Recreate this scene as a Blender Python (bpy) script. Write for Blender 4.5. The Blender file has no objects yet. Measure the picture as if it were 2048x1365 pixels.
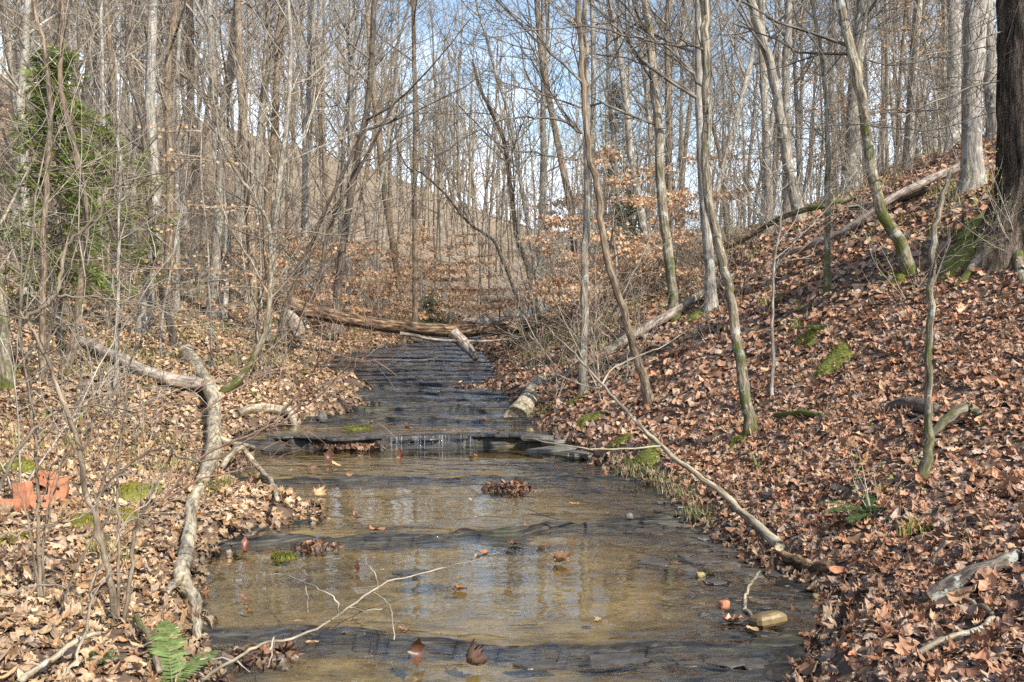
import bpy, math, random
import numpy as np
from mathutils import Vector, Euler

sc = bpy.context.scene
COL = sc.collection
R_ = math.radians
# ------------------------------------------------------------------ camera, sky, sun, exposure
CAM_H = 1.5; FPX = 1991.1; PITCH = R_(1.8)
cd = bpy.data.cameras.new('camera'); cam = bpy.data.objects.new('camera', cd); COL.objects.link(cam)
cd.lens = 35; cd.sensor_width = 36; cd.clip_start = .05; cd.clip_end = 900
cam.location = (0, 0, CAM_H); cam.rotation_euler = (math.pi/2 - PITCH, 0, 0); sc.camera = cam
SUN_DIR = Vector((.50, -.58, .64)).normalized()        # towards the sun: high, behind the camera to the right
elev = math.asin(SUN_DIR.z); azim = math.atan2(SUN_DIR.x, SUN_DIR.y)
w = bpy.data.worlds.new('World'); sc.world = w; w.use_nodes = True
nt = w.node_tree; nt.nodes.clear()
def N(nt, t, **k):
    n = nt.nodes.new(t)
    for a, b in k.items():
        if a in n.inputs: n.inputs[a].default_value = b
        else: setattr(n, a, b)
    return n
sky = N(nt, 'ShaderNodeTexSky', sky_type='NISHITA', sun_disc=False, sun_elevation=elev, sun_rotation=azim, air_density=1.2, dust_density=.6, ozone_density=2.0)
tc = N(nt, 'ShaderNodeTexCoord'); mp = N(nt, 'ShaderNodeMapping'); mp.inputs['Scale'].default_value = (1, 1, 2.4); mp.inputs['Location'].default_value = (.35, 0, .12)
cl = N(nt, 'ShaderNodeTexNoise', Scale=2.6, Detail=8.0, Roughness=.6)
rp = N(nt, 'ShaderNodeValToRGB'); rp.color_ramp.elements[0].position = .42; rp.color_ramp.elements[1].position = .66
sx = N(nt, 'ShaderNodeSeparateXYZ')
hz = N(nt, 'ShaderNodeMapRange'); hz.inputs['From Min'].default_value = .08; hz.inputs['From Max'].default_value = .34; hz.inputs['To Min'].default_value = .16; hz.inputs['To Max'].default_value = -.16
ad = N(nt, 'ShaderNodeMath', operation='ADD')
mx = N(nt, 'ShaderNodeMixRGB'); mx.inputs[2].default_value = (7.8, 8.7, 10.0, 1)
bg = N(nt, 'ShaderNodeBackground', Strength=.15); wo = N(nt, 'ShaderNodeOutputWorld')
L = nt.links.new
L(tc.outputs['Generated'], mp.inputs[0]); L(mp.outputs[0], cl.inputs['Vector']); L(tc.outputs['Generated'], sx.inputs[0]); L(sx.outputs[2], hz.inputs['Value'])
L(cl.outputs['Fac'], ad.inputs[0]); L(hz.outputs[0], ad.inputs[1]); L(ad.outputs[0], rp.inputs[0])
L(rp.outputs[0], mx.inputs[0]); L(sky.outputs[0], mx.inputs[1]); L(mx.outputs[0], bg.inputs[0]); L(bg.outputs[0], wo.inputs[0])
sd = bpy.data.lights.new('sun', 'SUN'); sun = bpy.data.objects.new('sun', sd); COL.objects.link(sun)
sd.energy = 4.4; sd.angle = R_(.6); sd.color = (1, .945, .86)
sun.rotation_euler = SUN_DIR.to_track_quat('Z', 'Y').to_euler()
sc.view_settings.view_transform = 'Standard'; sc.view_settings.look = 'None'; sc.view_settings.exposure = .68; sc.view_settings.gamma = 1
sc.render.engine = 'CYCLES'; sc.cycles.max_bounces = 6; sc.cycles.transparent_max_bounces = 12
sc.cycles.diffuse_bounces = 3; sc.cycles.glossy_bounces = 3; sc.cycles.caustics_reflective = False; sc.cycles.caustics_refractive = False
sc.cycles.sample_clamp_indirect = 3; sc.cycles.use_denoising = False

# ------------------------------------------------------------------ noise and terrain functions
def hsh(i, j, s):
    n = (i.astype(np.int64)*374761393 + j.astype(np.int64)*668265263 + s*1442695041) & 0x7fffffff
    n = ((n ^ (n >> 13)) * 1274126177) & 0x7fffffff
    return ((n ^ (n >> 16)) & 0xffff) / 65535.0
def vn(x, y, s=0):
    x = np.asarray(x, float); y = np.asarray(y, float)
    i = np.floor(x); j = np.floor(y); fx = x-i; fy = y-j
    fx = fx*fx*(3-2*fx); fy = fy*fy*(3-2*fy)
    i = i.astype(np.int64); j = j.astype(np.int64)
    return (hsh(i, j, s)*(1-fx)+hsh(i+1, j, s)*fx)*(1-fy)+(hsh(i, j+1, s)*(1-fx)+hsh(i+1, j+1, s)*fx)*fy
def fbm(x, y, s=0, o=3):
    a = 0; k = .5; f = 1; t = 0
    for q in range(o):
        a = a + k*vn(np.asarray(x)*f, np.asarray(y)*f, s+q*17); t += k; k *= .5; f *= 2.03
    return a/t
def sst(a, b, x):
    t = np.clip((np.asarray(x, float)-a)/(b-a), 0, 1); return t*t*(3-2*t)
EY = np.array([-8, 0, 4.0, 4.7, 5.3, 5.8, 6.3, 6.75, 7.15, 7.5, 8.3, 9.2, 10.1, 11, 11.8, 12.3, 12.8, 13.4, 14.3, 14.8, 15.6, 17, 19, 21, 24, 28, 34, 45, 60, 100, 200])
EL = np.array([-1.1, -1.1, -1.22, -1.52, -1.75, -1.9, -1.75, -1.35, -1.42, -1.95, -2.4, -2.5, -2.85, -2.5, -2.2, -1.75, -2.0, -2.75, -2.05, -2.3, -3.1, -3.55, -3.45, -3.0, -2.4, -1.7, -1.5, 0, 2, 6, 10])
ER = np.array([1.3, 1.2, 1.18, 1.60, 1.60, 1.5, 1.36, 1.3, 1.3, 1.28, 1.12, .85, .5, .4, .2, .12, .05, -.02, -.35, -.25, -.15, -.2, -.4, -.65, -.8, -.2, .9, 2.8, 5.5, 10, 16])
def eL(y): return np.interp(y, EY, EL) + .10*(vn(np.asarray(y)*2.3, 0, 5)-.5)+.06*(vn(np.asarray(y)*7, 0, 6)-.5)
def eR(y): return np.interp(y, EY, ER) + .10*(vn(np.asarray(y)*2.1, 3, 8)-.5)+.06*(vn(np.asarray(y)*7, 9, 9)-.5)
STEPS = [(2.2, .01, .1), (4.38, .018, -.12), (6.55, .040, .30), (8.35, .028, -.05), (10.02, .125, 0), (11.3, .04, .05), (12.1, .05, .08), (12.85, .03, -.03), (13.45, .03, 0), (14.5, .055, .03),
         (15.1, .028, 0), (15.7, .028, 0), (16.35, .03, 0), (17.1, .028, .02), (17.9, .03, 0), (18.8, .03, -.02), (19.8, .03, 0), (21.0, .035, 0), (22.4, .03, 0), (24, .04, 0)] + [(24+1.6*k, .045, 0) for k in range(1, 48)]
def warp(x, y):
    x = np.asarray(x, float); y = np.asarray(y, float)
    amp = np.interp(y, [3, 10, 14, 40], [.55, .5, .55, .5])
    return y + amp*(fbm(x*.75, y*.35, 31, 2)-.5) + .20*(vn(x*2.9, y*.8, 37)-.5) + .09*(vn(x*6, y*2.5, 39)-.5) + .03*(vn(x*23, y*5, 43)-.5)
def level(x, y, off=0., wd=.03):
    yw = warp(x, y); z = np.zeros(np.shape(yw)); x = np.asarray(x, float)
    for (y0, dz, sl) in STEPS:
        z = z + dz*sst(y0-wd, y0+wd, yw - sl*x + off)
    return z
def lip(x, y):
    """distance upstream of the nearest ledge lip"""
    yw = warp(x, y); d = np.full(np.shape(yw), 9.)
    for (y0, dz, sl) in STEPS:
        t = yw - sl*np.asarray(x, float) - y0
        d = np.where((t > -.02) & (t < d), t, d)
    return d
LY = np.array([-10] + [s[0] for s in STEPS] + [300.]); LZ = np.concatenate([[0], np.cumsum([s[1] for s in STEPS]), [sum(s[1] for s in STEPS)+6]])
def lipdown(x, y):
    yw = warp(x, y); d = np.full(np.shape(yw), 9.)
    for (y0, dz, sl) in STEPS:
        t = y0 + sl*np.asarray(x, float) - yw; d = np.where((t > -.05) & (t < d), t, d)
    return d
def wl(y): return np.interp(y, LY, LZ)
def Hg(x, y):
    x = np.asarray(x, float); y = np.asarray(y, float)
    base = wl(y); l = eL(y); r = eR(y)
    sr = x-r; sl = l-x
    k = np.interp(y, [0, 5, 9, 14, 20, 30, 60, 150], [.50, .55, .65, .55, .46, .41, .30, .2]); Hc = np.interp(y, [0, 9, 14, 25, 60, 150], [5, 5, 6, 8.5, 11, 15])
    s2 = np.sqrt(np.maximum(sr, 0)**2+.09)-.3
    zr = .10*sst(0, .22, sr) + Hc*np.tanh(k*s2/Hc)
    s3 = np.maximum(sl, 0)
    zl = .08*sst(0, .2, sl) + np.interp(s3, [0, 1, 3, 6, 10, 16, 25, 40, 80, 200], [0, .12, .42, 1.2, 2.9, 6, 11, 19.5, 36, 60])*np.interp(y, [30, 90], [1, .66])
    zin = -.10 - .25*sst(0, .5, np.minimum(-sr, -sl))
    z = np.where(sr > 0, zr, np.where(sl > 0, zl, zin))
    out = np.maximum(np.maximum(sr, sl), 0)
    bump = (fbm(x*.45, y*.45, 3, 3)-.5)*.5*sst(.3, 3, out) + (fbm(x*2.1, y*2.1, 4, 2)-.5)*.13*sst(.05, .6, out)
    far = .05*np.maximum(y-52, 0)*sst(.35, -.1, x/np.maximum(y, 1)-.05) + .03*np.maximum(y-60, 0)
    return base + z + bump + far
def G(x, y): return float(Hg(np.array([x]), np.array([y]))[0])

def ray(px, py):
    u = (px-1024)/FPX; v = (682.5-py)/FPX
    f = Vector((0, math.cos(PITCH), -math.sin(PITCH))); up = Vector((0, math.sin(PITCH), math.cos(PITCH)))
    d = f + Vector((u, 0, 0)) + up*v
    return d/d.y
def at(px, py, d): return Vector((0, 0, CAM_H)) + ray(px, py)*d
def hit(px, py, water=False):
    r = ray(px, py); ys = np.arange(1.5, 140, .03); xs = r.x*ys; zs = CAM_H + r.z*ys
    g = Hg(xs, ys)
    if water: g = np.maximum(g, level(xs, ys))
    k = np.nonzero(zs <= g)[0]
    i = k[0] if len(k) else len(ys)-1
    return Vector((xs[i], ys[i], g[i]))

# ------------------------------------------------------------------ mesh helpers
def mkmesh(name, V, F4=None, F3=None, mats=(), smooth=True, col=None):
    me = bpy.data.meshes.new(name)
    V = np.asarray(V, np.float32).reshape(-1, 3)
    parts = []; sizes = []
    if F4 is not None and len(F4): F4 = np.asarray(F4, np.int32).reshape(-1, 4); parts.append(F4.ravel()); sizes.append(np.full(len(F4), 4, np.int32))
    if F3 is not None and len(F3): F3 = np.asarray(F3, np.int32).reshape(-1, 3); parts.append(F3.ravel()); sizes.append(np.full(len(F3), 3, np.int32))
    idx = np.concatenate(parts); sz = np.concatenate(sizes)
    me.vertices.add(len(V)); me.vertices.foreach_set('co', V.ravel())
    me.loops.add(len(idx)); me.loops.foreach_set('vertex_index', idx)
    me.polygons.add(len(sz)); st = np.zeros(len(sz), np.int32); st[1:] = np.cumsum(sz)[:-1]
    me.polygons.foreach_set('loop_start', st)
    me.polygons.foreach_set('use_smooth', np.full(len(sz), smooth, bool))
    me.update(calc_edges=True)
    if col is not None:
        ca = me.color_attributes.new('Col', 'FLOAT_COLOR', 'POINT')
        c = np.ones((len(V), 4), np.float32); c[:, :3] = col; ca.data.foreach_set('color', c.ravel())
    for m in mats: me.materials.append(m)
    return me
def link(name, me, parent=None, loc=None):
    o = bpy.data.objects.new(name, me); COL.objects.link(o)
    if loc is not None: o.location = loc
    if parent: o.parent = parent
    return o
def tag(o, label=None, cat=None, group=None, kind=None):
    if label: o['label'] = label
    if cat: o['category'] = cat
    if group: o['group'] = group
    if kind: o['kind'] = kind
    return o
def thing(name, loc, label, cat, group=None, rz=0):
    o = bpy.data.objects.new(name, None); COL.objects.link(o); o.empty_display_size = .1
    o.location = loc; o.rotation_euler = (0, 0, rz); return tag(o, label, cat, group)

class TB:
    """a batch of tapered tubes made into one mesh"""
    def __init__(s): s.g = {}
    def add(s, pts, rad, k=3, rough=0.):
        s.g.setdefault((len(pts), k, rough), []).append((pts, rad))
    def mesh(s, name, mats, origin=(0, 0, 0), seed=1, extra=None):
        VV = []; GG = []; F = []; off = 0; rg = np.random.default_rng(seed)
        for (n, k, rough), lst in s.g.items():
            P = np.array([[tuple(q) for q in a] for a, b in lst], float); Rr = np.array([list(b) for a, b in lst], float)
            m = len(P)
            T = np.gradient(P, axis=1); T /= np.linalg.norm(T, axis=2, keepdims=True)+1e-9
            av = T.mean(axis=1); ref = np.where(np.abs(av[:, :1]) < .8, np.array([[1., 0, 0]]), np.array([[0, 1., 0]]))
            A = np.cross(T, ref[:, None, :]); A /= np.linalg.norm(A, axis=2, keepdims=True)+1e-9
            B = np.cross(T, A)
            th = np.arange(k)*2*math.pi/k
            rr = Rr[:, :, None]*np.ones((1, 1, k))
            if rough:
                nz = rg.normal(0, 1, (m, n, k)); nz = (nz+np.roll(nz, 1, 1)+np.roll(nz, -1, 1)+np.roll(nz, 1, 2))/2
                lo = rg.normal(0, 1, (m, 1, k)); rr = rr*(1+rough*nz*.6+rough*lo*.7)
            V = P[:, :, None, :] + rr[..., None]*(np.cos(th)[None, None, :, None]*A[:, :, None, :]+np.sin(th)[None, None, :, None]*B[:, :, None, :])
            sl_ = np.concatenate([np.zeros((m, 1)), np.cumsum(np.linalg.norm(np.diff(P, axis=1), axis=2), axis=1)], 1)+rg.uniform(0, 20, (m, 1))
            R0 = Rr.max(axis=1)[:, None, None]*np.ones((1, n, 1))
            GG.append(np.stack([R0*np.cos(th), R0*np.sin(th), sl_[:, :, None]*np.ones((1, 1, k))], -1).reshape(-1, 3))
            VV.append(V.reshape(-1, 3)); base = off + (np.arange(m)*n*k)[:, None, None] + (np.arange(n-1)*k)[None, :, None]
            a = np.arange(k)[None, None, :]; b = ((np.arange(k)+1) % k)[None, None, :]
            F.append(np.stack([base+a, base+b, base+b+k, base+a+k], -1).reshape(-1, 4))
            if k >= 6:      # end caps
                for e in (0, n-1):
                    ring = off+(np.arange(m)*n*k)[:, None]+e*k+np.arange(k)[None, :]
                    c0 = ring[:, :1]
                    for q in range(1, k-2, 2): F.append(np.stack([ring[:, 0], ring[:, q], ring[:, q+1], ring[:, min(q+2, k-1)]], -1))
            off += m*n*k
        V = np.concatenate(VV)-np.array(origin, float)[None, :]
        me = mkmesh(name, V, np.concatenate(F), mats=mats)
        ga = me.attributes.new('grain', 'FLOAT_VECTOR', 'POINT'); ga.data.foreach_set('vector', np.concatenate(GG).astype(np.float32).ravel())
        return me

def nrm(v):
    return v/(np.linalg.norm(v)+1e-9)
def grow(tb, rg, p, d, L, r, lvl, spec, n=6):
    """spec: dict(wander, trop, dens[lvl], ang, ratio, rmin)"""
    p = np.array(p, float); d = nrm(np.array(d, float)); pts = [p.copy()]; dirs = [d.copy()]
    for i in range(n-1):
        d = nrm(d + rg.normal(0, spec['wander'], 3) + np.array([0, 0, spec['trop']]))
        p = p + d*L/(n-1); pts.append(p.copy()); dirs.append(d.copy())
    rad = [max(r*(1-.75*i/(n-1)), spec['rmin']) for i in range(n)]
    tb.add(pts, rad, 3 if r < .02 else (5 if r < .06 else 7))
    if lvl > 0:
        nc = max(2, int(L*spec['dens'][lvl]))
        for c in range(nc):
            t = rg.uniform(.15, 1)*(n-1); i = min(int(t), n-2); f = t-i
            q = pts[i]*(1-f)+pts[i+1]*f; dd = dirs[i]
            a = nrm(np.cross(dd, rg.normal(0, 1, 3))); an = R_(rg.uniform(*spec['ang']))
            nd = dd*math.cos(an)+a*math.sin(an)
            grow(tb, rg, q, nd, L*rg.uniform(*spec['ratio']), rad[i]*.55, lvl-1, spec, n=5 if lvl > 1 else 4)
TREE = dict(wander=.10, trop=.10, dens=[0, 3.2, 1.9, 1.2], ang=(30, 65), ratio=(.25, .5), rmin=.005)

def smooth_line(P, W=None, sub=4, jit=0, rg=None):
    P = [np.array(p, float) for p in P]; out = []; ow = []
    for i in range(len(P)-1):
        p0 = P[max(i-1, 0)]; p1 = P[i]; p2 = P[i+1]; p3 = P[min(i+2, len(P)-1)]
        for k in range(sub):
            t = k/sub; t2 = t*t; t3 = t2*t
            q = .5*((2*p1)+(-p0+p2)*t+(2*p0-5*p1+4*p2-p3)*t2+(-p0+3*p1-3*p2+p3)*t3)
            if jit and (i or k): q = q+rg.normal(0, jit, 3)
            out.append(q)
            if W is not None: ow.append(W[i]*(1-t)+W[i+1]*t)
    out.append(P[-1]); ow.append(W[-1] if W is not None else 0)
    return out, ow

# ------------------------------------------------------------------ materials
def mat(name):
    m = bpy.data.materials.new(name); m.use_nodes = True; nt = m.node_tree
    return m, nt, nt.nodes['Principled BSDF'], nt.links.new
def ramp(nt, stops):
    r = nt.nodes.new('ShaderNodeValToRGB'); e = r.color_ramp.elements
    while len(e) < len(stops): e.new(.5)
    for i, (p, c) in enumerate(stops): e[i].position = p; e[i].color = (*c, 1)
    return r
def bark(name, dark, mid, light, moss=0., furrow=1., scale=1., lichen=0., base=.06, br=1.25):
    dark, mid, light = [tuple(min(.8, q*br) for q in c) for c in (dark, mid, light)]
    m, nt, b, L = mat(name)
    tc = N(nt, 'ShaderNodeTexCoord'); mp = N(nt, 'ShaderNodeMapping'); mp.inputs['Scale'].default_value = (scale, scale, scale*.26)
    gr = N(nt, 'ShaderNodeAttribute', attribute_name='grain'); L(gr.outputs['Vector'], mp.inputs[0])
    n1 = N(nt, 'ShaderNodeTexNoise', Scale=26., Detail=6., Roughness=.65); L(mp.outputs[0], n1.inputs['Vector'])
    n2 = N(nt, 'ShaderNodeTexNoise', Scale=2.3, Detail=5., Roughness=.6); L(tc.outputs['Object'], n2.inputs['Vector'])
    r1 = ramp(nt, [(.38, dark), (.5, mid), (.62, light)]); L(n1.outputs['Fac'], r1.inputs[0])
    r2 = ramp(nt, [(.35, (.62, .62, .62)), (.62, (1.2, 1.17, 1.1))]); L(n2.outputs['Fac'], r2.inputs[0])
    mu = N(nt, 'ShaderNodeMixRGB', blend_type='MULTIPLY'); mu.inputs[0].default_value = 1; L(r1.outputs[0], mu.inputs[1]); L(r2.outputs[0], mu.inputs[2])
    c = mu.outputs[0]
    if lichen:
        n4 = N(nt, 'ShaderNodeTexNoise', Scale=9., Detail=5., Roughness=.7); L(tc.outputs['Object'], n4.inputs['Vector'])
        r4 = ramp(nt, [(.62-lichen*.2, (0, 0, 0)), (.68-lichen*.2, (1, 1, 1))]); L(n4.outputs['Fac'], r4.inputs[0])
        ml = N(nt, 'ShaderNodeMixRGB'); ml.inputs[2].default_value = (.46, .47, .40, 1); L(r4.outputs[0], ml.inputs[0]); L(c, ml.inputs[1]); c = ml.outputs[0]
    if moss:
        n3 = N(nt, 'ShaderNodeTexNoise', Scale=3.2, Detail=6., Roughness=.7); L(tc.outputs['Object'], n3.inputs['Vector'])
        s = N(nt, 'ShaderNodeSeparateXYZ'); L(tc.outputs['Object'], s.inputs[0])
        mr = N(nt, 'ShaderNodeMapRange'); mr.inputs['From Max'].default_value = 1.6; mr.inputs['To Min'].default_value = base; mr.inputs['To Max'].default_value = 0; L(s.outputs[2], mr.inputs['Value'])
        aa = N(nt, 'ShaderNodeMath', operation='ADD'); L(n3.outputs['Fac'], aa.inputs[0]); L(mr.outputs[0], aa.inputs[1])
        r3 = ramp(nt, [(.66-moss*.2, (0, 0, 0)), (.76-moss*.2, (1, 1, 1))]); L(aa.outputs[0], r3.inputs[0])
        mm = N(nt, 'ShaderNodeMixRGB'); mm.inputs[2].default_value = (.11, .12, .03, 1); L(r3.outputs[0], mm.inputs[0]); L(c, mm.inputs[1]); c = mm.outputs[0]
    L(c, b.inputs['Base Color']); b.inputs['Roughness'].default_value = .85; b.inputs['Specular IOR Level'].default_value = .2
    bp = N(nt, 'ShaderNodeBump', Strength=.9*furrow, Distance=.02*furrow/scale); n9 = N(nt, 'ShaderNodeTexNoise', Scale=8., Detail=7., Roughness=.75); L(mp.outputs[0], n9.inputs['Vector']); av = N(nt, 'ShaderNodeMath', operation='ADD'); L(n1.outputs['Fac'], av.inputs[0]); L(n9.outputs['Fac'], av.inputs[1]); L(av.outputs[0], bp.inputs['Height']); L(bp.outputs[0], b.inputs['Normal'])
    return m
M = {}
M['grey'] = bark('bark_grey', (.13, .11, .09), (.26, .225, .18), (.40, .36, .30), .15, .8, 1, .3, br=1.05)
M['brown'] = bark('bark_brown', (.09, .065, .045), (.20, .15, .105), (.33, .26, .19), .35, 1)
M['mossy'] = bark('bark_mossy', (.09, .075, .05), (.22, .185, .13), (.40, .34, .26), .42, 1, 1, .3, .16)
M['dark'] = bark('bark_dark', (.035, .028, .022), (.10, .08, .062), (.19, .15, .12), .15, 1)
M['pale'] = bark('bark_pale', (.17, .15, .12), (.34, .305, .26), (.50, .46, .40), .12, .8, 1, .3, br=1.0)
M['oak'] = bark('bark_oak', (.025, .02, .015), (.13, .10, .075), (.27, .21, .16), .2, 2.2, .55, br=1.9)
M['log'] = bark('log_bark_stripped', (.03, .02, .013), (.14, .09, .055), (.36, .25, .155), 0, 1.3, .7)
M['dead'] = bark('dead_wood', (.13, .105, .07), (.33, .275, .19), (.47, .41, .30), .18, .9, 1, .12, 0)
M['deadpink'] = bark('dead_wood_pinkish', (.11, .085, .07), (.27, .22, .18), (.42, .36, .31), 0, .9)
M['lichenbark'] = bark('bark_lichen', (.05, .04, .035), (.15, .12, .095), (.3, .27, .22), 0, 1.3, 1, .35)
M['twig'] = bark('twig_tan', (.19, .155, .115), (.33, .275, .205), (.48, .41, .32), 0, .3, br=.95)
M['twigpale'] = bark('twig_pale', (.27, .235, .185), (.42, .37, .30), (.56, .51, .43), 0, .3, br=.95)
M['twigdark'] = bark('twig_dark', (.08, .07, .06), (.17, .15, .125), (.28, .245, .205), 0, .3, br=.95)
M['twigred'] = bark('twig_reddish', (.22, .12, .09), (.34, .21, .16), (.45, .30, .23), 0, .3, br=.95)

M['stem'] = bark('stem_brown', (.12, .09, .062), (.235, .185, .13), (.36, .295, .22), 0, .3, br=1.0)
def leafmat(name, back=.35, rough=.55, trans=.0, flat=None):
    m, nt, b, L = mat(name)
    at_ = N(nt, 'ShaderNodeAttribute', attribute_name='Col')
    ge = N(nt, 'ShaderNodeNewGeometry'); mxx = N(nt, 'ShaderNodeMixRGB'); mxx.inputs[2].default_value = (.52, .40, .28, 1)
    mf = N(nt, 'ShaderNodeMath', operation='MULTIPLY'); mf.inputs[1].default_value = back
    L(ge.outputs['Backfacing'], mf.inputs[0]); L(mf.outputs[0], mxx.inputs[0]); L(at_.outputs['Color'], mxx.inputs[1])
    tcc = N(nt, 'ShaderNodeTexCoord'); nz = N(nt, 'ShaderNodeTexNoise', Scale=45., Detail=3.); L(tcc.outputs['Object'], nz.inputs['Vector'])
    rr = ramp(nt, [(.3, (.7, .7, .7)), (.7, (1.25, 1.22, 1.18))]); L(nz.outputs['Fac'], rr.inputs[0])
    mu = N(nt, 'ShaderNodeMixRGB', blend_type='MULTIPLY'); mu.inputs[0].default_value = 1; L(mxx.outputs[0], mu.inputs[1]); L(rr.outputs[0], mu.inputs[2])
    L(mu.outputs[0], b.inputs['Base Color']); b.inputs['Roughness'].default_value = rough; b.inputs['Specular IOR Level'].default_value = .35
    if trans:
        tr = N(nt, 'ShaderNodeBsdfTranslucent'); ms = N(nt, 'ShaderNodeMixShader'); ms.inputs[0].default_value = trans
        L(mu.outputs[0], tr.inputs[0]); L(b.outputs[0], ms.inputs[1]); L(tr.outputs[0], ms.inputs[2]); L(ms.outputs[0], nt.nodes['Material Output'].inputs[0])
    return m
M['leaf'] = leafmat('dry_leaf'); M['wetleaf'] = leafmat('wet_leaf', .15, .4); M['beech'] = leafmat('beech_leaf', .15, .5, .35)
M['green'] = leafmat('green_leaf', .0, .5, .3)

# ground under and beyond the leaves
m, nt, b, L = mat('forest_floor'); M['ground'] = m
tc = N(nt, 'ShaderNodeTexCoord'); vo = N(nt, 'ShaderNodeTexVoronoi', Scale=11., Randomness=1.); mpp = N(nt, 'ShaderNodeMapping'); mpp.inputs['Scale'].default_value = (1, 1, .3)
wv = N(nt, 'ShaderNodeTexNoise', Scale=8., Detail=4.); mw = N(nt, 'ShaderNodeMixRGB'); mw.inputs[0].default_value = .06
L(tc.outputs['Object'], mpp.inputs[0]); L(mpp.outputs[0], wv.inputs['Vector']); L(mpp.outputs[0], mw.inputs[1]); L(wv.outputs['Color'], mw.inputs[2]); L(mw.outputs[0], vo.inputs['Vector'])
rr = ramp(nt, [(0, (.14, .09, .055)), (.3, (.27, .185, .115)), (.6, (.36, .26, .165)), (.85, (.46, .35, .235)), (1, (.22, .15, .10))]); rr.color_ramp.interpolation = 'CONSTANT'
sv = N(nt, 'ShaderNodeSeparateXYZ'); L(vo.outputs['Color'], sv.inputs[0]); L(sv.outputs[0], rr.inputs[0])
bigv = N(nt, 'ShaderNodeTexNoise', Scale=.5, Detail=5.); L(tc.outputs['Object'], bigv.inputs['Vector'])
rg2 = ramp(nt, [(.52, (0, 0, 0)), (.66, (1, 1, 1))]); L(bigv.outputs['Fac'], rg2.inputs[0])
mg = N(nt, 'ShaderNodeMixRGB'); mg.inputs[2].default_value = (.17, .155, .055, 1); L(rr.outputs[0], mg.inputs[1])
hf = N(nt, 'ShaderNodeMath', operation='MULTIPLY'); hf.inputs[1].default_value = .5; L(rg2.outputs[0], hf.inputs[0]); L(hf.outputs[0], mg.inputs[0])
sy = N(nt, 'ShaderNodeSeparateXYZ'); L(tc.outputs['Object'], sy.inputs[0]); my = N(nt, 'ShaderNodeMapRange'); my.inputs['From Min'].default_value = 18; my.inputs['From Max'].default_value = 30; L(sy.outputs[1], my.inputs['Value'])
so = N(nt, 'ShaderNodeMixRGB'); so.inputs[1].default_value = (.13, .082, .052, 1); L(my.outputs[0], so.inputs[0]); L(mg.outputs[0], so.inputs[2])
L(so.outputs[0], b.inputs['Base Color']); b.inputs['Roughness'].default_value = .9
bp = N(nt, 'ShaderNodeBump', Strength=1., Distance=.05); L(vo.outputs['Distance'], bp.inputs['Height']); L(bp.outputs[0], b.inputs['Normal'])

# shale bed: Col.r = sand, Col.g = moss/algae
m, nt, b, L = mat('shale_bed'); M['bed'] = m
tc = N(nt, 'ShaderNodeTexCoord'); a_ = N(nt, 'ShaderNodeAttribute', attribute_name='Col'); sp = N(nt, 'ShaderNodeSeparateColor'); L(a_.outputs['Color'], sp.inputs[0])
mq = N(nt, 'ShaderNodeMapping'); mq.inputs['Scale'].default_value = (.6, 1.5, 16); L(tc.outputs['Object'], mq.inputs[0])
n1 = N(nt, 'ShaderNodeTexNoise', Scale=5., Detail=9., Roughness=.72); L(mq.outputs[0], n1.inputs['Vector'])
n2 = N(nt, 'ShaderNodeTexNoise', Scale=60., Detail=4., Roughness=.6); L(tc.outputs['Object'], n2.inputs['Vector'])
rs = ramp(nt, [(.36, (.008, .007, .0065)), (.5, (.035, .031, .026)), (.64, (.12, .108, .085))]); L(n1.outputs['Fac'], rs.inputs[0])
rd = ramp(nt, [(.30, (.06, .042, .014)), (.46, (.21, .145, .05)), (.7, (.42, .305, .12))]); L(n1.outputs['Fac'], rd.inputs[0])
r6 = ramp(nt, [(.3, (.75, .75, .75)), (.7, (1.2, 1.2, 1.2))]); L(n2.outputs['Fac'], r6.inputs[0])
mu = N(nt, 'ShaderNodeMixRGB', blend_type='MULTIPLY'); mu.inputs[0].default_value = 1; L(rd.outputs[0], mu.inputs[1]); L(r6.outputs[0], mu.inputs[2])
mA = N(nt, 'ShaderNodeMixRGB'); L(sp.outputs[0], mA.inputs[0]); L(rs.outputs[0], mA.inputs[1]); L(mu.outputs[0], mA.inputs[2])
mB = N(nt, 'ShaderNodeMixRGB'); mB.inputs[2].default_value = (.16, .18, .03, 1); L(sp.outputs[1], mB.inputs[0]); L(mA.outputs[0], mB.inputs[1])
L(mB.outputs[0], b.inputs['Base Color']); b.inputs['Roughness'].default_value = .42; b.inputs['Specular IOR Level'].default_value = .25
bp = N(nt, 'ShaderNodeBump', Strength=.7, Distance=.015); L(n1.outputs['Fac'], bp.inputs['Height']); L(bp.outputs[0], b.inputs['Normal'])

def rock(name, c1, c2, rough=.4, sc_=9.):
    m, nt, b, L = mat(name); tc = N(nt, 'ShaderNodeTexCoord'); n1 = N(nt, 'ShaderNodeTexNoise', Scale=sc_, Detail=8., Roughness=.7); L(tc.outputs['Object'], n1.inputs['Vector'])
    r = ramp(nt, [(.32, c1), (.68, c2)]); L(n1.outputs['Fac'], r.inputs[0]); L(r.outputs[0], b.inputs['Base Color']); b.inputs['Roughness'].default_value = rough
    bp = N(nt, 'ShaderNodeBump', Strength=.6, Distance=.01); L(n1.outputs['Fac'], bp.inputs['Height']); L(bp.outputs[0], b.inputs['Normal']); return m
M['slate'] = rock('wet_slate', (.025, .022, .02), (.12, .11, .095), .25)
M['slatedry'] = rock('dry_slate', (.05, .045, .035), (.22, .20, .16), .55)
M['tan'] = rock('tan_stone', (.09, .06, .025), (.33, .23, .10), .45, 14)
M['yellow'] = rock('yellow_stone', (.20, .14, .05), (.42, .32, .14), .6, 20)
M['brick'] = rock('fired_clay', (.36, .13, .06), (.58, .25, .125), .8, 30)
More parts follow.
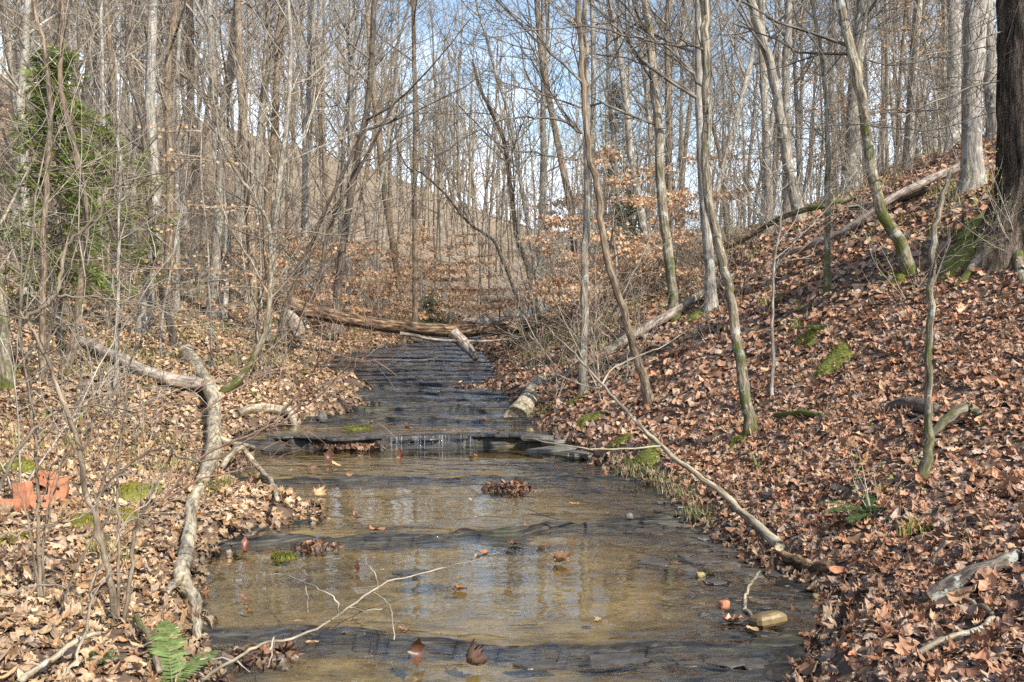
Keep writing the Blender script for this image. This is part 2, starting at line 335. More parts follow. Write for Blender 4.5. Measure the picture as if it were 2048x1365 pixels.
M['moss'] = rock('moss_green', (.09, .10, .015), (.25, .25, .045), .9, 18)

# water
m, nt, b, L = mat('stream_water'); M['water'] = m
nt.nodes.remove(b); out = nt.nodes['Material Output']
tc = N(nt, 'ShaderNodeTexCoord'); m1 = N(nt, 'ShaderNodeMapping'); m1.inputs['Scale'].default_value = (.8, 1.7, 1)
L(tc.outputs['Object'], m1.inputs[0])
n1 = N(nt, 'ShaderNodeTexNoise', Scale=5., Detail=2., Roughness=.45, Distortion=.5); L(m1.outputs[0], n1.inputs['Vector'])
n2 = N(nt, 'ShaderNodeTexNoise', Scale=17., Detail=2., Roughness=.5, Distortion=.5); L(m1.outputs[0], n2.inputs['Vector'])
n3 = N(nt, 'ShaderNodeTexNoise', Scale=1.3, Detail=2.); L(tc.outputs['Object'], n3.inputs['Vector'])
rc = ramp(nt, [(.42, (.07, .07, .07)), (.60, (1, 1, 1))]); rat = N(nt, 'ShaderNodeAttribute', attribute_name='Col'); L(rat.outputs['Fac'], rc.inputs[0])
b1 = N(nt, 'ShaderNodeBump', Distance=.030); L(n1.outputs['Fac'], b1.inputs['Height'])
s1 = N(nt, 'ShaderNodeMath', operation='MULTIPLY'); s1.inputs[1].default_value = 1.5; L(rc.outputs[0], s1.inputs[0]); L(s1.outputs[0], b1.inputs['Strength'])
b2 = N(nt, 'ShaderNodeBump', Distance=.004); L(n2.outputs['Fac'], b2.inputs['Height']); L(b1.outputs[0], b2.inputs['Normal'])
s2 = N(nt, 'ShaderNodeMath', operation='MULTIPLY'); s2.inputs[1].default_value = .8; L(rc.outputs[0], s2.inputs[0]); L(s2.outputs[0], b2.inputs['Strength'])
gi = N(nt, 'ShaderNodeNewGeometry'); dt = N(nt, 'ShaderNodeVectorMath', operation='DOT_PRODUCT'); L(gi.outputs['Incoming'], dt.inputs[0]); L(b2.outputs[0], dt.inputs[1])
ab = N(nt, 'ShaderNodeMath', operation='ABSOLUTE'); L(dt.outputs['Value'], ab.inputs[0]); om = N(nt, 'ShaderNodeMath', operation='SUBTRACT'); om.inputs[0].default_value = 1; L(ab.outputs[0], om.inputs[1])
pw_ = N(nt, 'ShaderNodeMath', operation='POWER'); pw_.inputs[1].default_value = 2.9; L(om.outputs[0], pw_.inputs[0])
fr = N(nt, 'ShaderNodeMapRange'); fr.inputs['To Min'].default_value = .05; fr.inputs['To Max'].default_value = 1; L(pw_.outputs[0], fr.inputs['Value'])
tr = N(nt, 'ShaderNodeBsdfTransparent'); tr.inputs[0].default_value = (.95, .93, .86, 1)
gl = N(nt, 'ShaderNodeBsdfGlossy', Roughness=.015); L(b2.outputs[0], gl.inputs['Normal'])
ms = N(nt, 'ShaderNodeMixShader'); L(fr.outputs[0], ms.inputs[0]); L(tr.outputs[0], ms.inputs[1]); L(gl.outputs[0], ms.inputs[2]); L(ms.outputs[0], out.inputs[0])
m, nt, b, L = mat('falling_water'); M['foam'] = m
b.inputs['Base Color'].default_value = (.75, .8, .85, 1); b.inputs['Roughness'].default_value = .15; b.inputs['Alpha'].default_value = .28

# ------------------------------------------------------------------ terrain, bed, water
def grid(X, Y, Z, name, mats, col=None):
    ny, nx = X.shape; i = np.arange(ny*nx).reshape(ny, nx)
    F = np.stack([i[:-1, :-1], i[:-1, 1:], i[1:, 1:], i[1:, :-1]], -1).reshape(-1, 4)
    return mkmesh(name, np.stack([X, Y, Z], -1).reshape(-1, 3), F, mats=mats, col=col)
ys = np.concatenate([np.arange(-7, 2, .4), np.arange(2, 26, .09), 26*np.exp(np.linspace(0.004, math.log(200/26), 190))])
t = np.linspace(-1, 1, 381); xs = np.sign(t)*(np.sinh(np.abs(t)*5.2)/math.sinh(5.2))*150
X, Y = np.meshgrid(xs, ys)
tag(link('ground', grid(X, Y, Hg(X, Y), 'ground', [M['ground']])), kind='structure')
# bed and water share a stream-following grid
def sgrid(y0, y1, dy, nx, lo, hi):
    yy = np.arange(y0, y1, dy); tt = np.linspace(0, 1, nx)
    Y = np.repeat(yy[:, None], nx, 1); l = np.interp(yy, EY, EL)-lo; r = np.interp(yy, EY, ER)+hi
    return l[:, None]+(r-l)[:, None]*tt[None, :], Y
def bed_z(X, Y):
    W = level(X, Y, wd=.014); t = lip(X, Y); sR = eR(Y)-X; sL = X-eL(Y); ins = np.minimum(sR, sL)
    deep = .045+.05*(fbm(X*.9, Y*.7, 51, 3)-.35)
    dep = .006+(np.maximum(deep, .015)-.006)*sst(.0, .26, t+.25*(fbm(X*2.2, Y*3.5, 57, 3)-.5))
    ap = np.interp(Y, [3, 5.6, 6.6, 8, 10, 12, 60], [.75, .65, .4, .12, .35, .1, .1])
    em = sst(.5, .62, fbm(X*1.6, Y*1.2, 63, 3)-.12*(Y < 5.2))*sst(.11, .02, t)*(Y < 13); dep = dep*(1-em)-.010*em
    dep = dep*sst(0, 1, sR/ap)+(-.006)*(1-sst(0, 1, sR/ap))
    dep = np.where(sL < .15, dep*sst(0, .15, sL)-.01*(1-sst(0, .15, sL)), dep)
    rough = (fbm(X*5, Y*5, 61, 3)-.5)
    q = fbm(X*3.2, Y*4.4, 67, 2); plate = np.floor(q*9)/9-q*0-.5      # flaky plates
    rk = 1-sst(.03, .06, dep)
    z = W-dep+rk*(plate*.050+rough*.016+.012*(fbm(X*13, Y*19, 69, 2)-.5))+rough*.006
    z += .03*sst(0, -.4, ins)
    return z, dep
X, Y = sgrid(.5, 27, .025, 260, .5, .6)
Z, dep = bed_z(X, Y)
sand = sst(.0, .12, lipdown(X, Y)+.30*(fbm(X*2.6, Y*5, 72, 3)-.46))*sst(.32, .50, fbm(X*1.1, Y*2.4, 74, 3)+.12)*sst(.018, .05, dep)*sst(.1, .5, fbm(X*.8, Y*.6, 71, 3)+.1)
sand *= np.where(Y < 9.5, sst(.45, 1.15, eR(Y)-X+.5*(fbm(X*2, Y*1.5, 73, 3)-.5)), 1)
sand *= np.interp(Y, [0, 9.8, 10.2, 11.8, 12.4, 14, 30], [1, 1, .8, .7, .25, .15, .1])
moss = sst(.62, .7, fbm(X*4, Y*4, 81, 3))*sst(.012, -.005, dep)*.10
c = np.zeros((X.size, 3)); c[:, 0] = sand.ravel(); c[:, 1] = moss.ravel()
tag(link('stream_bed', grid(X, Y, Z, 'stream_bed', [M['bed']], col=c)), kind='structure')
X, Y = sgrid(26.9, 110, .3, 40, 1, 1)
Z, dep = bed_z(X, Y); c = np.zeros((X.size, 3))
tag(link('stream_bed', grid(X, Y, Z-.01, 'stream_bed', [M['bed']], col=c)), kind='structure')
X, Y = sgrid(.5, 27, .017, 260, .3, .25)
mk = sst(.42, .56, vn(X*1.9, Y*.7, 88)*.5+.5*sst(-1.35, -1.1, X)*sst(-.3, -.5, X)); fr_ = sst(12, 13.5, Y)
Z = level(X, Y, off=(-.035+.075*mk)*(1-fr_)-.05*fr_, wd=.035-.022*fr_)
ld = lipdown(X, Y); lu = lip(X, Y)
rif = .42 + .26*(fbm(X*.55, Y*2.2, 97, 3)-.5)*2 + .34*sst(.42, .0, ld) + .22*sst(.5, .1, lu) + np.interp(Y, [3, 4, 4.6, 6, 9, 10, 12, 13], [.12, .0, -.1, -.02, .0, .06, .04, .22]) + .16*sst(1.1, .4, eR(Y)-X)*(Y < 9)
Z = Z + (.0060*(fbm(X*2.2+.6*vn(X*2, Y*2, 90), Y*5, 91, 2)-.5)*2 + .0026*(vn(X*9+Y*3, Y*15, 93)-.5)*2)*(.10+1.7*sst(.36, .64, rif))*np.interp(Y, [3, 11, 13], [1, 1, 2.3])
tag(link('water', grid(X, Y, Z, 'water', [M['water']], col=np.repeat(rif.reshape(-1, 1), 3, 1))), kind='structure')
X, Y = sgrid(27.02, 110, .25, 40, .6, .6)
tag(link('water', grid(X, Y, level(X, Y, off=.03, wd=.1), 'water', [M['water']], col=np.full((X.size, 3), .7))), kind='structure')

# ------------------------------------------------------------------ leaves
def leaf_template(kind, rg, curl, fold, lod):
    """a leaf lying in XY, unit length, tip +Y"""
    if lod == 0:
        if kind == 0:   # lobed maple / sycamore
            o = [(0, -.38), (.12, -.30), (.42, -.34), (.30, -.14), (.55, .02), (.33, .06), (.38, .30), (.14, .18), (0, .52)]
        elif kind == 1: # oak
            o = [(0, -.5), (.06, -.36), (.20, -.26), (.10, -.16), (.27, 0), (.13, .10), (.24, .26), (.10, .34), (0, .5)]
        else:           # simple oval
            o = [(0, -.5), (.12, -.38), (.21, -.2), (.25, 0), (.23, .15), (.17, .28), (.1, .38), (.04, .45), (0, .5)]
        st = [(0, y) for x, y in o]
        V = [(0, y, 0) for x, y in o]+[(x*.5, y, 0) for x, y in o]+[(x, y, 0) for x, y in o]+[(-x*.5, y, 0) for x, y in o]+[(-x, y, 0) for x, y in o]
        n = len(o); F = []
        for i in range(n-1):
            F += [(i, n+i, n+i+1, i+1), (n+i, 2*n+i, 2*n+i+1, n+i+1), (i, i+1, 3*n+i+1, 3*n+i), (3*n+i, 3*n+i+1, 4*n+i+1, 4*n+i)]
    elif lod == 1:
        o = [(0, -.45), (.34, -.2), (.30, .15), (0, .5)] if kind else [(0, -.4), (.45, -.15), (.33, .2), (0, .5)]
        n = 4; V = [(0, y, 0) for x, y in o]+[(x, y, 0) for x, y in o]+[(-x, y, 0) for x, y in o]
        F = []
        for i in range(3): F += [(i, n+i, n+i+1, i+1), (i, i+1, 2*n+i+1, 2*n+i)]
    else:
        V = [(0, -.45, 0), (.34, 0, 0), (0, .48, 0), (-.34, .03, 0)]; F = [(0, 1, 2, 3)]
    V = np.array(V, float); V[:, :2] += rg.normal(0, .015, (len(V), 2))
    x = V[:, 0].copy(); y = V[:, 1].copy()
    if lod == 0:
        Rl = .5/rg.uniform(.6, 2.6); V[:, 2] += Rl*(1-np.cos(x/Rl)); V[:, 0] = Rl*np.sin(x/Rl); a_ = rg.uniform(-.5, .5); V[:, 2] += .10*rg.uniform(-1, 1)*np.sin(y*7+x*5)
    V[:, 2] += fold*np.abs(x) + curl*(y*y)*1.2 + rg.uniform(-.6, .6)*x*y + (rg.normal(0, .02, len(V)) if lod == 0 else 0)
    V[:, 2] += rg.uniform(-.7, .7)*x*x*2
    s = rg.uniform(.75, 1.25); V[:, 0] *= s
    return V, np.array(F)
PAL_R = np.array([(.35, .175, .09), (.43, .23, .13), (.26, .125, .065), (.47, .29, .17), (.20, .10, .06), (.38, .27, .20), (.42, .20, .11), (.31, .22, .17)])
PAL_L = np.array([(.42, .27, .14), (.50, .345, .19), (.34, .20, .10), (.56, .41, .245), (.25, .14, .075), (.42, .23, .11), (.34, .24, .16)])  # left bank paler: sun-faded leaves, plus some of its stronger light put into colour
def lay_leaves(name, pos, nor, size, cols, lod, mt, seed, tilt=.45, curl=(-.7, 1.5), ntemp=14):
    rg = np.random.default_rng(seed); n = len(pos)
    which = rg.integers(0, ntemp, n); VV = []; FF = []; CC = []; off = 0
    az = rg.uniform(0, 2*math.pi, n)
    Nn = nor+rg.normal(0, tilt, (n, 3))*np.array([1, 1, .3]); Nn /= np.linalg.norm(Nn, axis=1, keepdims=True)
    flip = rg.random(n) < .4
    a = np.stack([np.cos(az), np.sin(az), np.zeros(n)], -1); Xa = np.cross(a, Nn); Xa /= np.linalg.norm(Xa, axis=1, keepdims=True); Ya = np.cross(Nn, Xa)
    Nn = np.where(flip[:, None], -Nn, Nn); Xa = np.where(flip[:, None], -Xa, Xa)
    for k in range(ntemp):
        V, F = leaf_template([0, 1, 2, 1, 2][k % 5], rg, rg.uniform(*curl), rg.uniform(-.35, .5), lod)
        sel = np.nonzero(which == k)[0]
        if not len(sel): continue
        v = V[None]*size[sel][:, None, None]
        P = pos[sel][:, None]+v[..., :1]*Xa[sel][:, None]+v[..., 1:2]*Ya[sel][:, None]+v[..., 2:]*Nn[sel][:, None]
        VV.append(P.reshape(-1, 3)); FF.append((F[None]+off+(np.arange(len(sel))*len(V))[:, None, None]).reshape(-1, 4)); off += len(sel)*len(V)
        CC.append(np.repeat(cols[sel], len(V), 0))
    return mkmesh(name, np.concatenate(VV), np.concatenate(FF), mats=[mt], smooth=lod < 1, col=np.concatenate(CC))
def gnorm(x, y):
    e = .06; dx = (Hg(x+e, y)-Hg(x-e, y))/(2*e); dy = (Hg(x, y+e)-Hg(x, y-e))/(2*e)
    n = np.stack([-dx, -dy, np.ones_like(dx)], -1); return n/np.linalg.norm(n, axis=1, keepdims=True)
BAND = [(2.2, 9.0, 1000, 0, .070), (9.0, 13.5, 640, 1, .070), (13.5, 24, 330, 1, .078), (24, 55, 36, 2, .13)]
LV = []
rg = np.random.default_rng(11)
for bi, (d0, d1, rho, lod, sz) in enumerate(BAND):
    um = .72 if bi == 0 else .60; d0 = 1.6 if bi == 0 else d0; A = 2*um*(d1*d1-d0*d0)/2; n = int(A*rho)
    d = np.sqrt(rg.uniform(d0*d0, d1*d1, n)); u = rg.uniform(-um, um, n); x = u*d+rg.normal(0, .1, n); y = d
    out = np.maximum(x-eR(y), eL(y)-x)
    keep = (out > -.05-.10*rg.random(n)**3)
    if bi == 3: keep &= (out > .1)
    x = x[keep]; y = y[keep]; out = out[keep]; n = len(x)
    left = x < (eL(y)+eR(y))/2
    patch = fbm(x*1.3, y*1.3, 77, 3)
    idx = np.clip((rg.random(n)*7+rg.normal(0, .6, n)), 0, 6.99).astype(int)
    c = np.where(left[:, None], PAL_L[idx], PAL_R[np.minimum(idx+(rg.random(n) < .12), 7)])
    c = c*(.68+.62*rg.random(n))[:, None]*(.8+.4*patch)[:, None]
    wet = np.exp(-np.maximum(out, 0)/.07)[:, None]*.55; c = c*(1-wet)
    z = Hg(x, y); z = np.maximum(z, level(x, y)+.004) + rg.random(n)**2*.035*(1 if bi < 2 else 1.4)
    size = sz*np.clip(np.exp(rg.normal(-.03, .38, n)), .4, 1.75)*np.where(left, .86, .96)
    LV.append(lay_leaves('leaf_litter', np.stack([x, y, z], -1), gnorm(x, y), size, c, lod, M['leaf'], 100+bi, tilt=[.42, .5, .55, .6][bi]))
# join the bands into one countless mass
import bmesh
objs = [bpy.data.objects.new('t', me) for me in LV]
def joinmeshes(name, meshes, mats):
    VV = []; F4 = []; CC = []; off = 0
    for me in meshes:
        v = np.empty(len(me.vertices)*3, np.float32); me.vertices.foreach_get('co', v); v = v.reshape(-1, 3)
        l = np.empty(len(me.loops), np.int32); me.loops.foreach_get('vertex_index', l)
        cc = np.empty(len(v)*4, np.float32); me.color_attributes['Col'].data.foreach_get('color', cc)
        VV.append(v); F4.append(l.reshape(-1, 4)+off); CC.append(cc.reshape(-1, 4)[:, :3]); off += len(v)
    return mkmesh(name, np.concatenate(VV), np.concatenate(F4), mats=mats, smooth=False, col=np.concatenate(CC))
for o in objs: bpy.data.objects.remove(o)
tag(link('leaf_litter', joinmeshes('leaf_litter', LV, [M['leaf']])), kind='stuff')
for me in LV: bpy.data.meshes.remove(me)

# ------------------------------------------------------------------ traced trees
rgt = np.random.default_rng(5)
def traced_trunk(pts, widths, d, lean=0., up=7., k=12, rough=.07, jit=.006, sub=4, flare=1.45, lift=True):
    """pts in photograph pixels from the base upward, widths in pixels; the tree stands at its own distance d"""
    P = []
    for i, (a, b) in enumerate(pts):
        P.append(np.array(at(a, b, d+lean*i/(len(pts)-1))))
    W = [q*d/FPX/2 for q in widths]
    if up > 0 and pts[-1][1] <= 30:
        dr = nrm(P[-1]-P[-2]); dr = nrm(dr+np.array([0, 0, .4])); n = 4
        for q in range(1, n+1):
            P.append(P[-1]+dr*up/n+rgt.normal(0, .12, 3)); W.append(W[-1]*(.72 if q < n else .3))
    L_, Wd = smooth_line(P, W, sub, jit, rgt)
    z0 = L_[0][2]
    Wd = [wv*(1+(flare-1)*math.exp(-(p[2]-z0)/.16)) for wv, p in zip(Wd, L_)]
    if lift: L_ = [L_[0]-np.array([0, 0, .25+Wd[0]*1.6])]+L_; Wd = [Wd[0]*1.2]+Wd
    return L_, Wd
def base_depth(px, py):
    return hit(px, py).y
WS = {1502: .60, 1300: .68, 1165: .74, 1822: .75, 1352: .75, 1422: .75, 1944: .84, 352: .68, 132: .70, 85: .74, 353: .75, 262: .68, 215: .8, 1655: .85, 830: .85, 672: .8, 1600: .8, 1578: .8, 1987: .85}
def put_tree(name, label, pts, widths, mt, tw, d=None, limbs=(), nlimb=12, up=7., lean=0., cat='tree', first=.45, llen=1.6, group=None, k=12, rough=.07, spec=None, foliage=None, seed=None):
    if d is None: d = base_depth(*pts[0])
    rg = np.random.default_rng(seed or int(pts[0][0]*7+pts[0][1]))
    widths = [q*WS.get(pts[0][0], 1)*.97 for q in widths]
    L_, Wd = traced_trunk(pts, widths, d, lean, up, k, rough)
    o = L_[1]; loc = tuple(o)
    t = thing(name, loc, label, cat, group)
    tb = TB(); tb.add(L_, Wd, k, rough); link('trunk', tb.mesh('trunk', [M[mt]], loc, seed=int(pts[0][0])), t)
    cr = TB(); sp = dict(TREE); sp['rmin'] = .0028; sp['wander'] = .14; sp.update(spec or {})
    for lm in limbs:      # traced limbs: (points px, width px[, depth shift])
        lp, lw = lm[0], lm[1]*.72; dz = lm[2] if len(lm) > 2 else -.5
        P = [np.array(at(a, b, d+lean*.5+dz*i/(len(lp)-1))) for i, (a, b) in enumerate(lp)]
        ww = [max(lw*(1-.75*i/(len(lp)-1))*d/FPX/2, .004) for i in range(len(lp))]
        LL, LW = smooth_line(P, ww, 3, .008, rg); cr.add(LL, LW, 6)
        for q in range(int(len(LL)*1.1)):
            i = rg.integers(1, len(LL)-1); dd = nrm(LL[i+1]-LL[i-1]); a = nrm(np.cross(dd, rg.normal(0, 1, 3))); an = R_(rg.uniform(25, 60))
            grow(cr, rg, LL[i], dd*math.cos(an)+a*math.sin(an), rg.uniform(.3, .9)*llen*.6, LW[i]*.5, 1, sp, n=5)
    n = len(L_)
    for q in range(nlimb):
        f = rg.uniform(first, 1.0); i = min(int(f*(n-1)), n-2)
        dd = nrm(L_[i+1]-L_[i]); a = nrm(np.cross(dd, rg.normal(0, 1, 3))); an = R_(rg.uniform(30, 75))
        grow(cr, rg, L_[i], dd*math.cos(an)+a*math.sin(an), llen*rg.uniform(.5, 1.5), min(Wd[i]*.42, .05), 2, sp)
    if cr.g: link('crown', cr.mesh('crown', [M[tw]], loc), t)
    return t, L_

T = put_tree
T('tree', 'massive dark oak with deeply furrowed bark at the right edge', [(2052, 452), (2054, 380), (2052, 250), (2052, 120), (2050, 0)], [128, 112, 106, 104, 100], 'oak', 'twigdark', nlimb=10, first=.6, k=20, rough=.05, up=9, llen=2.5,
  limbs=[([(2010, 160), (1900, 190), (1800, 235), (1700, 250)], 7), ([(2015, 60), (1900, 100), (1790, 120)], 5)])
def roots(t, base, r, n, seed, mt, az0=None, L=.9):
    rg = np.random.default_rng(seed); b0 = np.array(base)
    for i in range(n):
        a = (rg.uniform(0, 6.28) if az0 is None else az0+i*1.1+rg.normal(0, .15)); P = []; W = []
        for j in range(6):
            q = j/5*L*rg.uniform(.95, 1.05); x = b0[0]+math.cos(a+.3*j/5)*(r*.3+q); y = b0[1]+math.sin(a+.3*j/5)*(r*.3+q); z = G(x, y)+(.28*(1-j/5)**3)*r/.25-.02*j/2
            P.append(np.array([x, y, z])); W.append(r*.45*(1-.8*j/5))
        LL, LW = smooth_line(P, W, 3, .004, rg); tb = TB(); tb.add(LL, LW, 10, .08); link('root', tb.mesh('root', [M[mt]], tuple(t.location)), t)
OAK = COL.objects[[o.name for o in COL.objects if o.get('category') == 'tree'][0]]
roots(OAK, hit(2052, 452), .17, 2, 3, 'mossy', 2.75, .9)
T('tree', 'pale straight beech trunk left of the furrowed oak, behind the slope log', [(1944, 378), (1944, 300), (1942, 200), (1948, 110), (1955, 0)], [52, 46, 46, 52, 58], 'pale', 'twigpale', nlimb=8, first=.6, k=16, up=9, llen=2.3)
T('tree', 'pale narrow trunk between the beech and the furrowed oak', [(1987, 300), (1983, 200), (1978, 100), (1974, 0)], [34, 32, 30, 30], 'grey', 'twigpale', d=13.5, nlimb=8, up=8)
T('tree', 'crooked brown tree on the right slope leaning left above the mossy spot', [(1822, 548), (1797, 480), (1762, 420), (1745, 350), (1735, 280), (1722, 190), (1705, 110), (1690, 50), (1680, 0)], [34, 32, 30, 28, 28, 27, 26, 25, 24], 'mossy', 'twigdark', nlimb=9, first=.5,
  limbs=[([(1735, 120), (1800, 130), (1900, 110), (1990, 92)], 5), ([(1735, 228), (1820, 225), (1900, 213), (2000, 150)], 5, .4), ([(1742, 250), (1800, 256), (1870, 262), (1990, 225)], 5), ([(1728, 215), (1660, 300), (1600, 340), (1540, 350)], 4)])
T('sapling', 'slim straight dark sapling rising in the middle of the right slope', [(1655, 578), (1654, 480), (1655, 380), (1655, 280), (1650, 170), (1638, 80), (1622, 0)], [15, 14, 13, 12, 10, 9, 8], 'mossy', 'twigdark', cat='sapling', nlimb=8, first=.3, llen=1.3,
  limbs=[([(1652, 285), (1615, 278), (1570, 275), (1525, 274)], 3.5), ([(1650, 160), (1600, 120), (1550, 60), (1500, 20)], 4), ([(1652, 150), (1700, 90), (1740, 40), (1790, 0)], 4)])
T('tree', 'moss-flecked leaning tree standing on the right bank above a mossy root', [(1502, 868), (1490, 790), (1475, 700), (1462, 610), (1448, 540), (1432, 470), (1418, 400), (1411, 330), (1414, 250), (1414, 150), (1410, 60), (1406, 0)], [38, 35, 34, 33, 33, 32, 31, 30, 32, 34, 32, 30], 'mossy', 'twigdark', k=14, nlimb=10, first=.6,
  limbs=[([(1422, 105), (1392, 92), (1331, 87), (1290, 78), (1240, 68), (1180, 55), (1090, 60), (1010, 70), (950, 80)], 9), ([(1405, 172), (1372, 138), (1335, 105), (1305, 84)], 9, -.2), ([(1420, 110), (1428, 160), (1430, 210), (1420, 245)], 7, -.15)])
T('tree', 'slender smooth brown tree curving up from the right bank', [(1300, 810), (1285, 750), (1262, 680), (1240, 600), (1215, 520), (1203, 450), (1198, 390), (1180, 310), (1172, 240), (1165, 150), (1160, 60), (1156, 0)], [27, 24, 23, 22, 22, 21, 20, 19, 18, 17, 15, 14], 'brown', 'twigdark', nlimb=8, first=.6,
  limbs=[([(1163, 267), (1127, 241), (1070, 236), (1009, 238), (937, 272), (880, 310), (822, 344)], 8), ([(1163, 164), (1101, 108), (1060, 56), (1004, 5), (960, -40)], 8), ([(1165, 267), (1120, 215), (1091, 169), (1050, 103), (1019, 67)], 7), ([(1155, 320), (1091, 310), (1030, 300), (978, 292), (904, 312)], 5)])
T('tree', 'straight pale grey tree beside the stream with mottled bark', [(1165, 795), (1166, 700), (1169, 600), (1170, 500), (1173, 400), (1172, 300), (1175, 200), (1172, 100), (1168, 0)], [26, 24, 23, 22, 20, 18, 17, 16, 15], 'grey', 'twigdark', nlimb=12, first=.4,
  limbs=[([(1170, 470), (1140, 480), (1100, 465), (1060, 440)], 4)])
T('tree', 'grey tree with shaggy mossy bark right of the curving brown tree', [(1352, 640), (1345, 570), (1336, 500), (1326, 420), (1320, 350), (1318, 270), (1310, 190), (1302, 110), (1296, 40), (1290, 0)], [30, 28, 27, 25, 24, 23, 22, 21, 20, 19], 'mossy', 'twigdark', nlimb=8, first=.5,
  limbs=[([(1311, 249), (1255, 228), (1204, 208), (1160, 214), (1111, 197), (1060, 180), (1009, 164), (952, 138)], 8), ([(1298, 60), (1280, 40), (1265, 0), (1260, -40)], 12)])
T('tree', 'pale lichen-spotted trunk hidden behind the leaning mossy tree', [(1422, 622), (1420, 540), (1412, 440), (1404, 340), (1400, 200), (1398, 0)], [34, 30, 28, 26, 24, 22], 'pale', 'twigdark', nlimb=8)
T('tree', 'tall grey tree leaning left, left one of a pair on the right slope', [(1600, 442), (1585, 370), (1570, 290), (1555, 200), (1535, 110), (1512, 40), (1500, 0)], [28, 26, 25, 23, 22, 21, 20], 'grey', 'twigdark', nlimb=10, first=.4)
T('tree', 'straight grey tree, right one of a pair on the right slope', [(1578, 410), (1577, 300), (1572, 200), (1574, 100), (1578, 0)], [22, 20, 20, 19, 18], 'grey', 'twigdark', nlimb=10, first=.4, d=18)
T('tree', 'stout grey tree on the ridge behind the crooked brown tree', [(1705, 335), (1706, 250), (1712, 150), (1720, 60), (1725, 0)], [28, 26, 25, 25, 24], 'grey', 'twigdark', nlimb=10, first=.4, d=19)
T('sapling', 'broken mossy sapling with a jagged top on the right slope', [(1847, 958), (1856, 900), (1857, 820), (1858, 720), (1860, 630), (1862, 560), (1866, 500), (1876, 440), (1888, 385), (1902, 340)], [20, 17, 15, 14, 14, 14, 13, 12, 10, 6], 'mossy', 'twigdark', cat='sapling', nlimb=2, first=.3, up=0, llen=.5)
T('sapling', 'very thin pale grey sapling left of the slim dark one on the right slope', [(1543, 792), (1545, 700), (1544, 600), (1549, 520), (1560, 460), (1565, 400)], [7, 6, 6, 5, 4, 3], 'pale', 'twigpale', cat='sapling', nlimb=9, first=.5, up=0, llen=.8, k=8)
T('tree', 'tall straight dark tree standing left of the stream bend', [(830, 655), (830, 540), (829, 430), (830, 320), (830, 200), (828, 100), (828, 0)], [13, 12, 11.5, 11, 10.5, 10, 9], 'brown', 'twigdark', d=25, nlimb=12, first=.3, llen=2.4)
T('tree', 'dark tree with a slow s-curve above the left end of the log bridge', [(672, 622), (680, 540), (694, 440), (715, 310), (735, 220), (744, 120), (748, 0)], [22, 20, 18, 17, 16, 15, 14], 'dark', 'twigdark', d=21, nlimb=14, first=.3, llen=2.4,
  limbs=[([(700, 400), (760, 330), (800, 250), (830, 130)], 7), ([(690, 450), (640, 380), (610, 300), (600, 180)], 7)])
T('tree', 'dark thin tree bending left above the right end of the log bridge', [(1075, 632), (1065, 580), (1055, 533), (1035, 480), (1027, 420), (1018, 350), (1009, 287), (990, 240), (968, 195), (955, 160), (945, 120)], [12, 11, 10, 10, 9, 9, 8, 7, 6, 5, 4], 'dark', 'twigdark', d=24, nlimb=12, first=.35, llen=2, up=0)
T('tree', 'dark thin tree bowed far left over the log bridge', [(1052, 640), (1029, 580), (993, 492), (965, 465), (937, 446), (896, 395), (860, 360), (830, 338)], [9, 8, 7, 6, 6, 5, 4, 3], 'dark', 'twigdark', d=22, nlimb=12, first=.3, llen=1.6, up=0)
T('tree', 'pale straight tree just right of the log bridge end', [(1081, 632), (1083, 540), (1086, 461), (1085, 308), (1086, 150), (1086, 0)], [13, 12, 11, 10, 9, 8], 'pale', 'twigdark', d=28, nlimb=12, first=.3, llen=2.4)
# left side
T('tree', 'sinuous black-barked tree on the left bank', [(352, 700), (338, 640), (325, 590), (310, 500), (300, 420), (296, 340), (290, 290), (286, 240), (268, 185), (258, 130), (256, 70), (270, 0)], [24, 22, 20, 19, 18, 18, 18, 17, 16, 15, 14, 13], 'dark', 'twigdark', nlimb=10, first=.3, llen=1.5, lean=.4,
  limbs=[([(298, 400), (340, 350), (400, 300), (460, 200)], 5)])
T('tree', 'brown twin-bent tree left of the evergreen with reddish bark', [(132, 742), (148, 680), (160, 590), (170, 490), (169, 400), (154, 318), (138, 250), (120, 160), (126, 70), (122, 0)], [26, 22, 19, 17, 16, 15, 14, 13, 12, 11], 'brown', 'twig', nlimb=12, first=.35, llen=1.4)
T('tree', 'gently wavy grey-brown tree at the left, right of the pale one', [(85, 765), (84, 680), (86, 564), (88, 461), (93, 359), (100, 256), (97, 169), (84, 77), (68, 0)], [22, 20, 18, 17, 16, 15, 14, 13, 12], 'brown', 'twig', nlimb=12, first=.35, llen=1.4)
T('tree', 'pale straight tree near the left edge beside the green cedar', [(56, 592), (52, 461), (49, 308), (41, 205), (49, 128), (56, 0)], [22, 19, 18, 17, 16, 15], 'pale', 'twigpale', nlimb=10, first=.4, llen=2.2)
T('tree', 'thick short-looking trunk cut by the left edge', [(14, 778), (6, 700), (2, 620), (-12, 520), (-30, 400), (-50, 200)], [34, 28, 26, 24, 22, 18], 'mossy', 'twig', nlimb=5, first=.5, up=0)
T('tree', 'smooth grey tree leaning right behind the fallen bleached trunk', [(424, 634), (430, 540), (436, 461), (440, 380), (444, 308), (451, 205), (465, 103), (476, 0)], [24, 21, 20, 19, 18, 17, 16, 15], 'grey', 'twig', nlimb=12, first=.4, llen=2.2)
T('tree', 'dark grey straight tree behind the smooth leaning one', [(381, 578), (390, 500), (395, 430), (390, 330), (383, 256), (381, 130), (380, 0)], [22, 20, 19, 17, 16, 15, 14], 'dark', 'twig', nlimb=12, first=.4, llen=2.2)
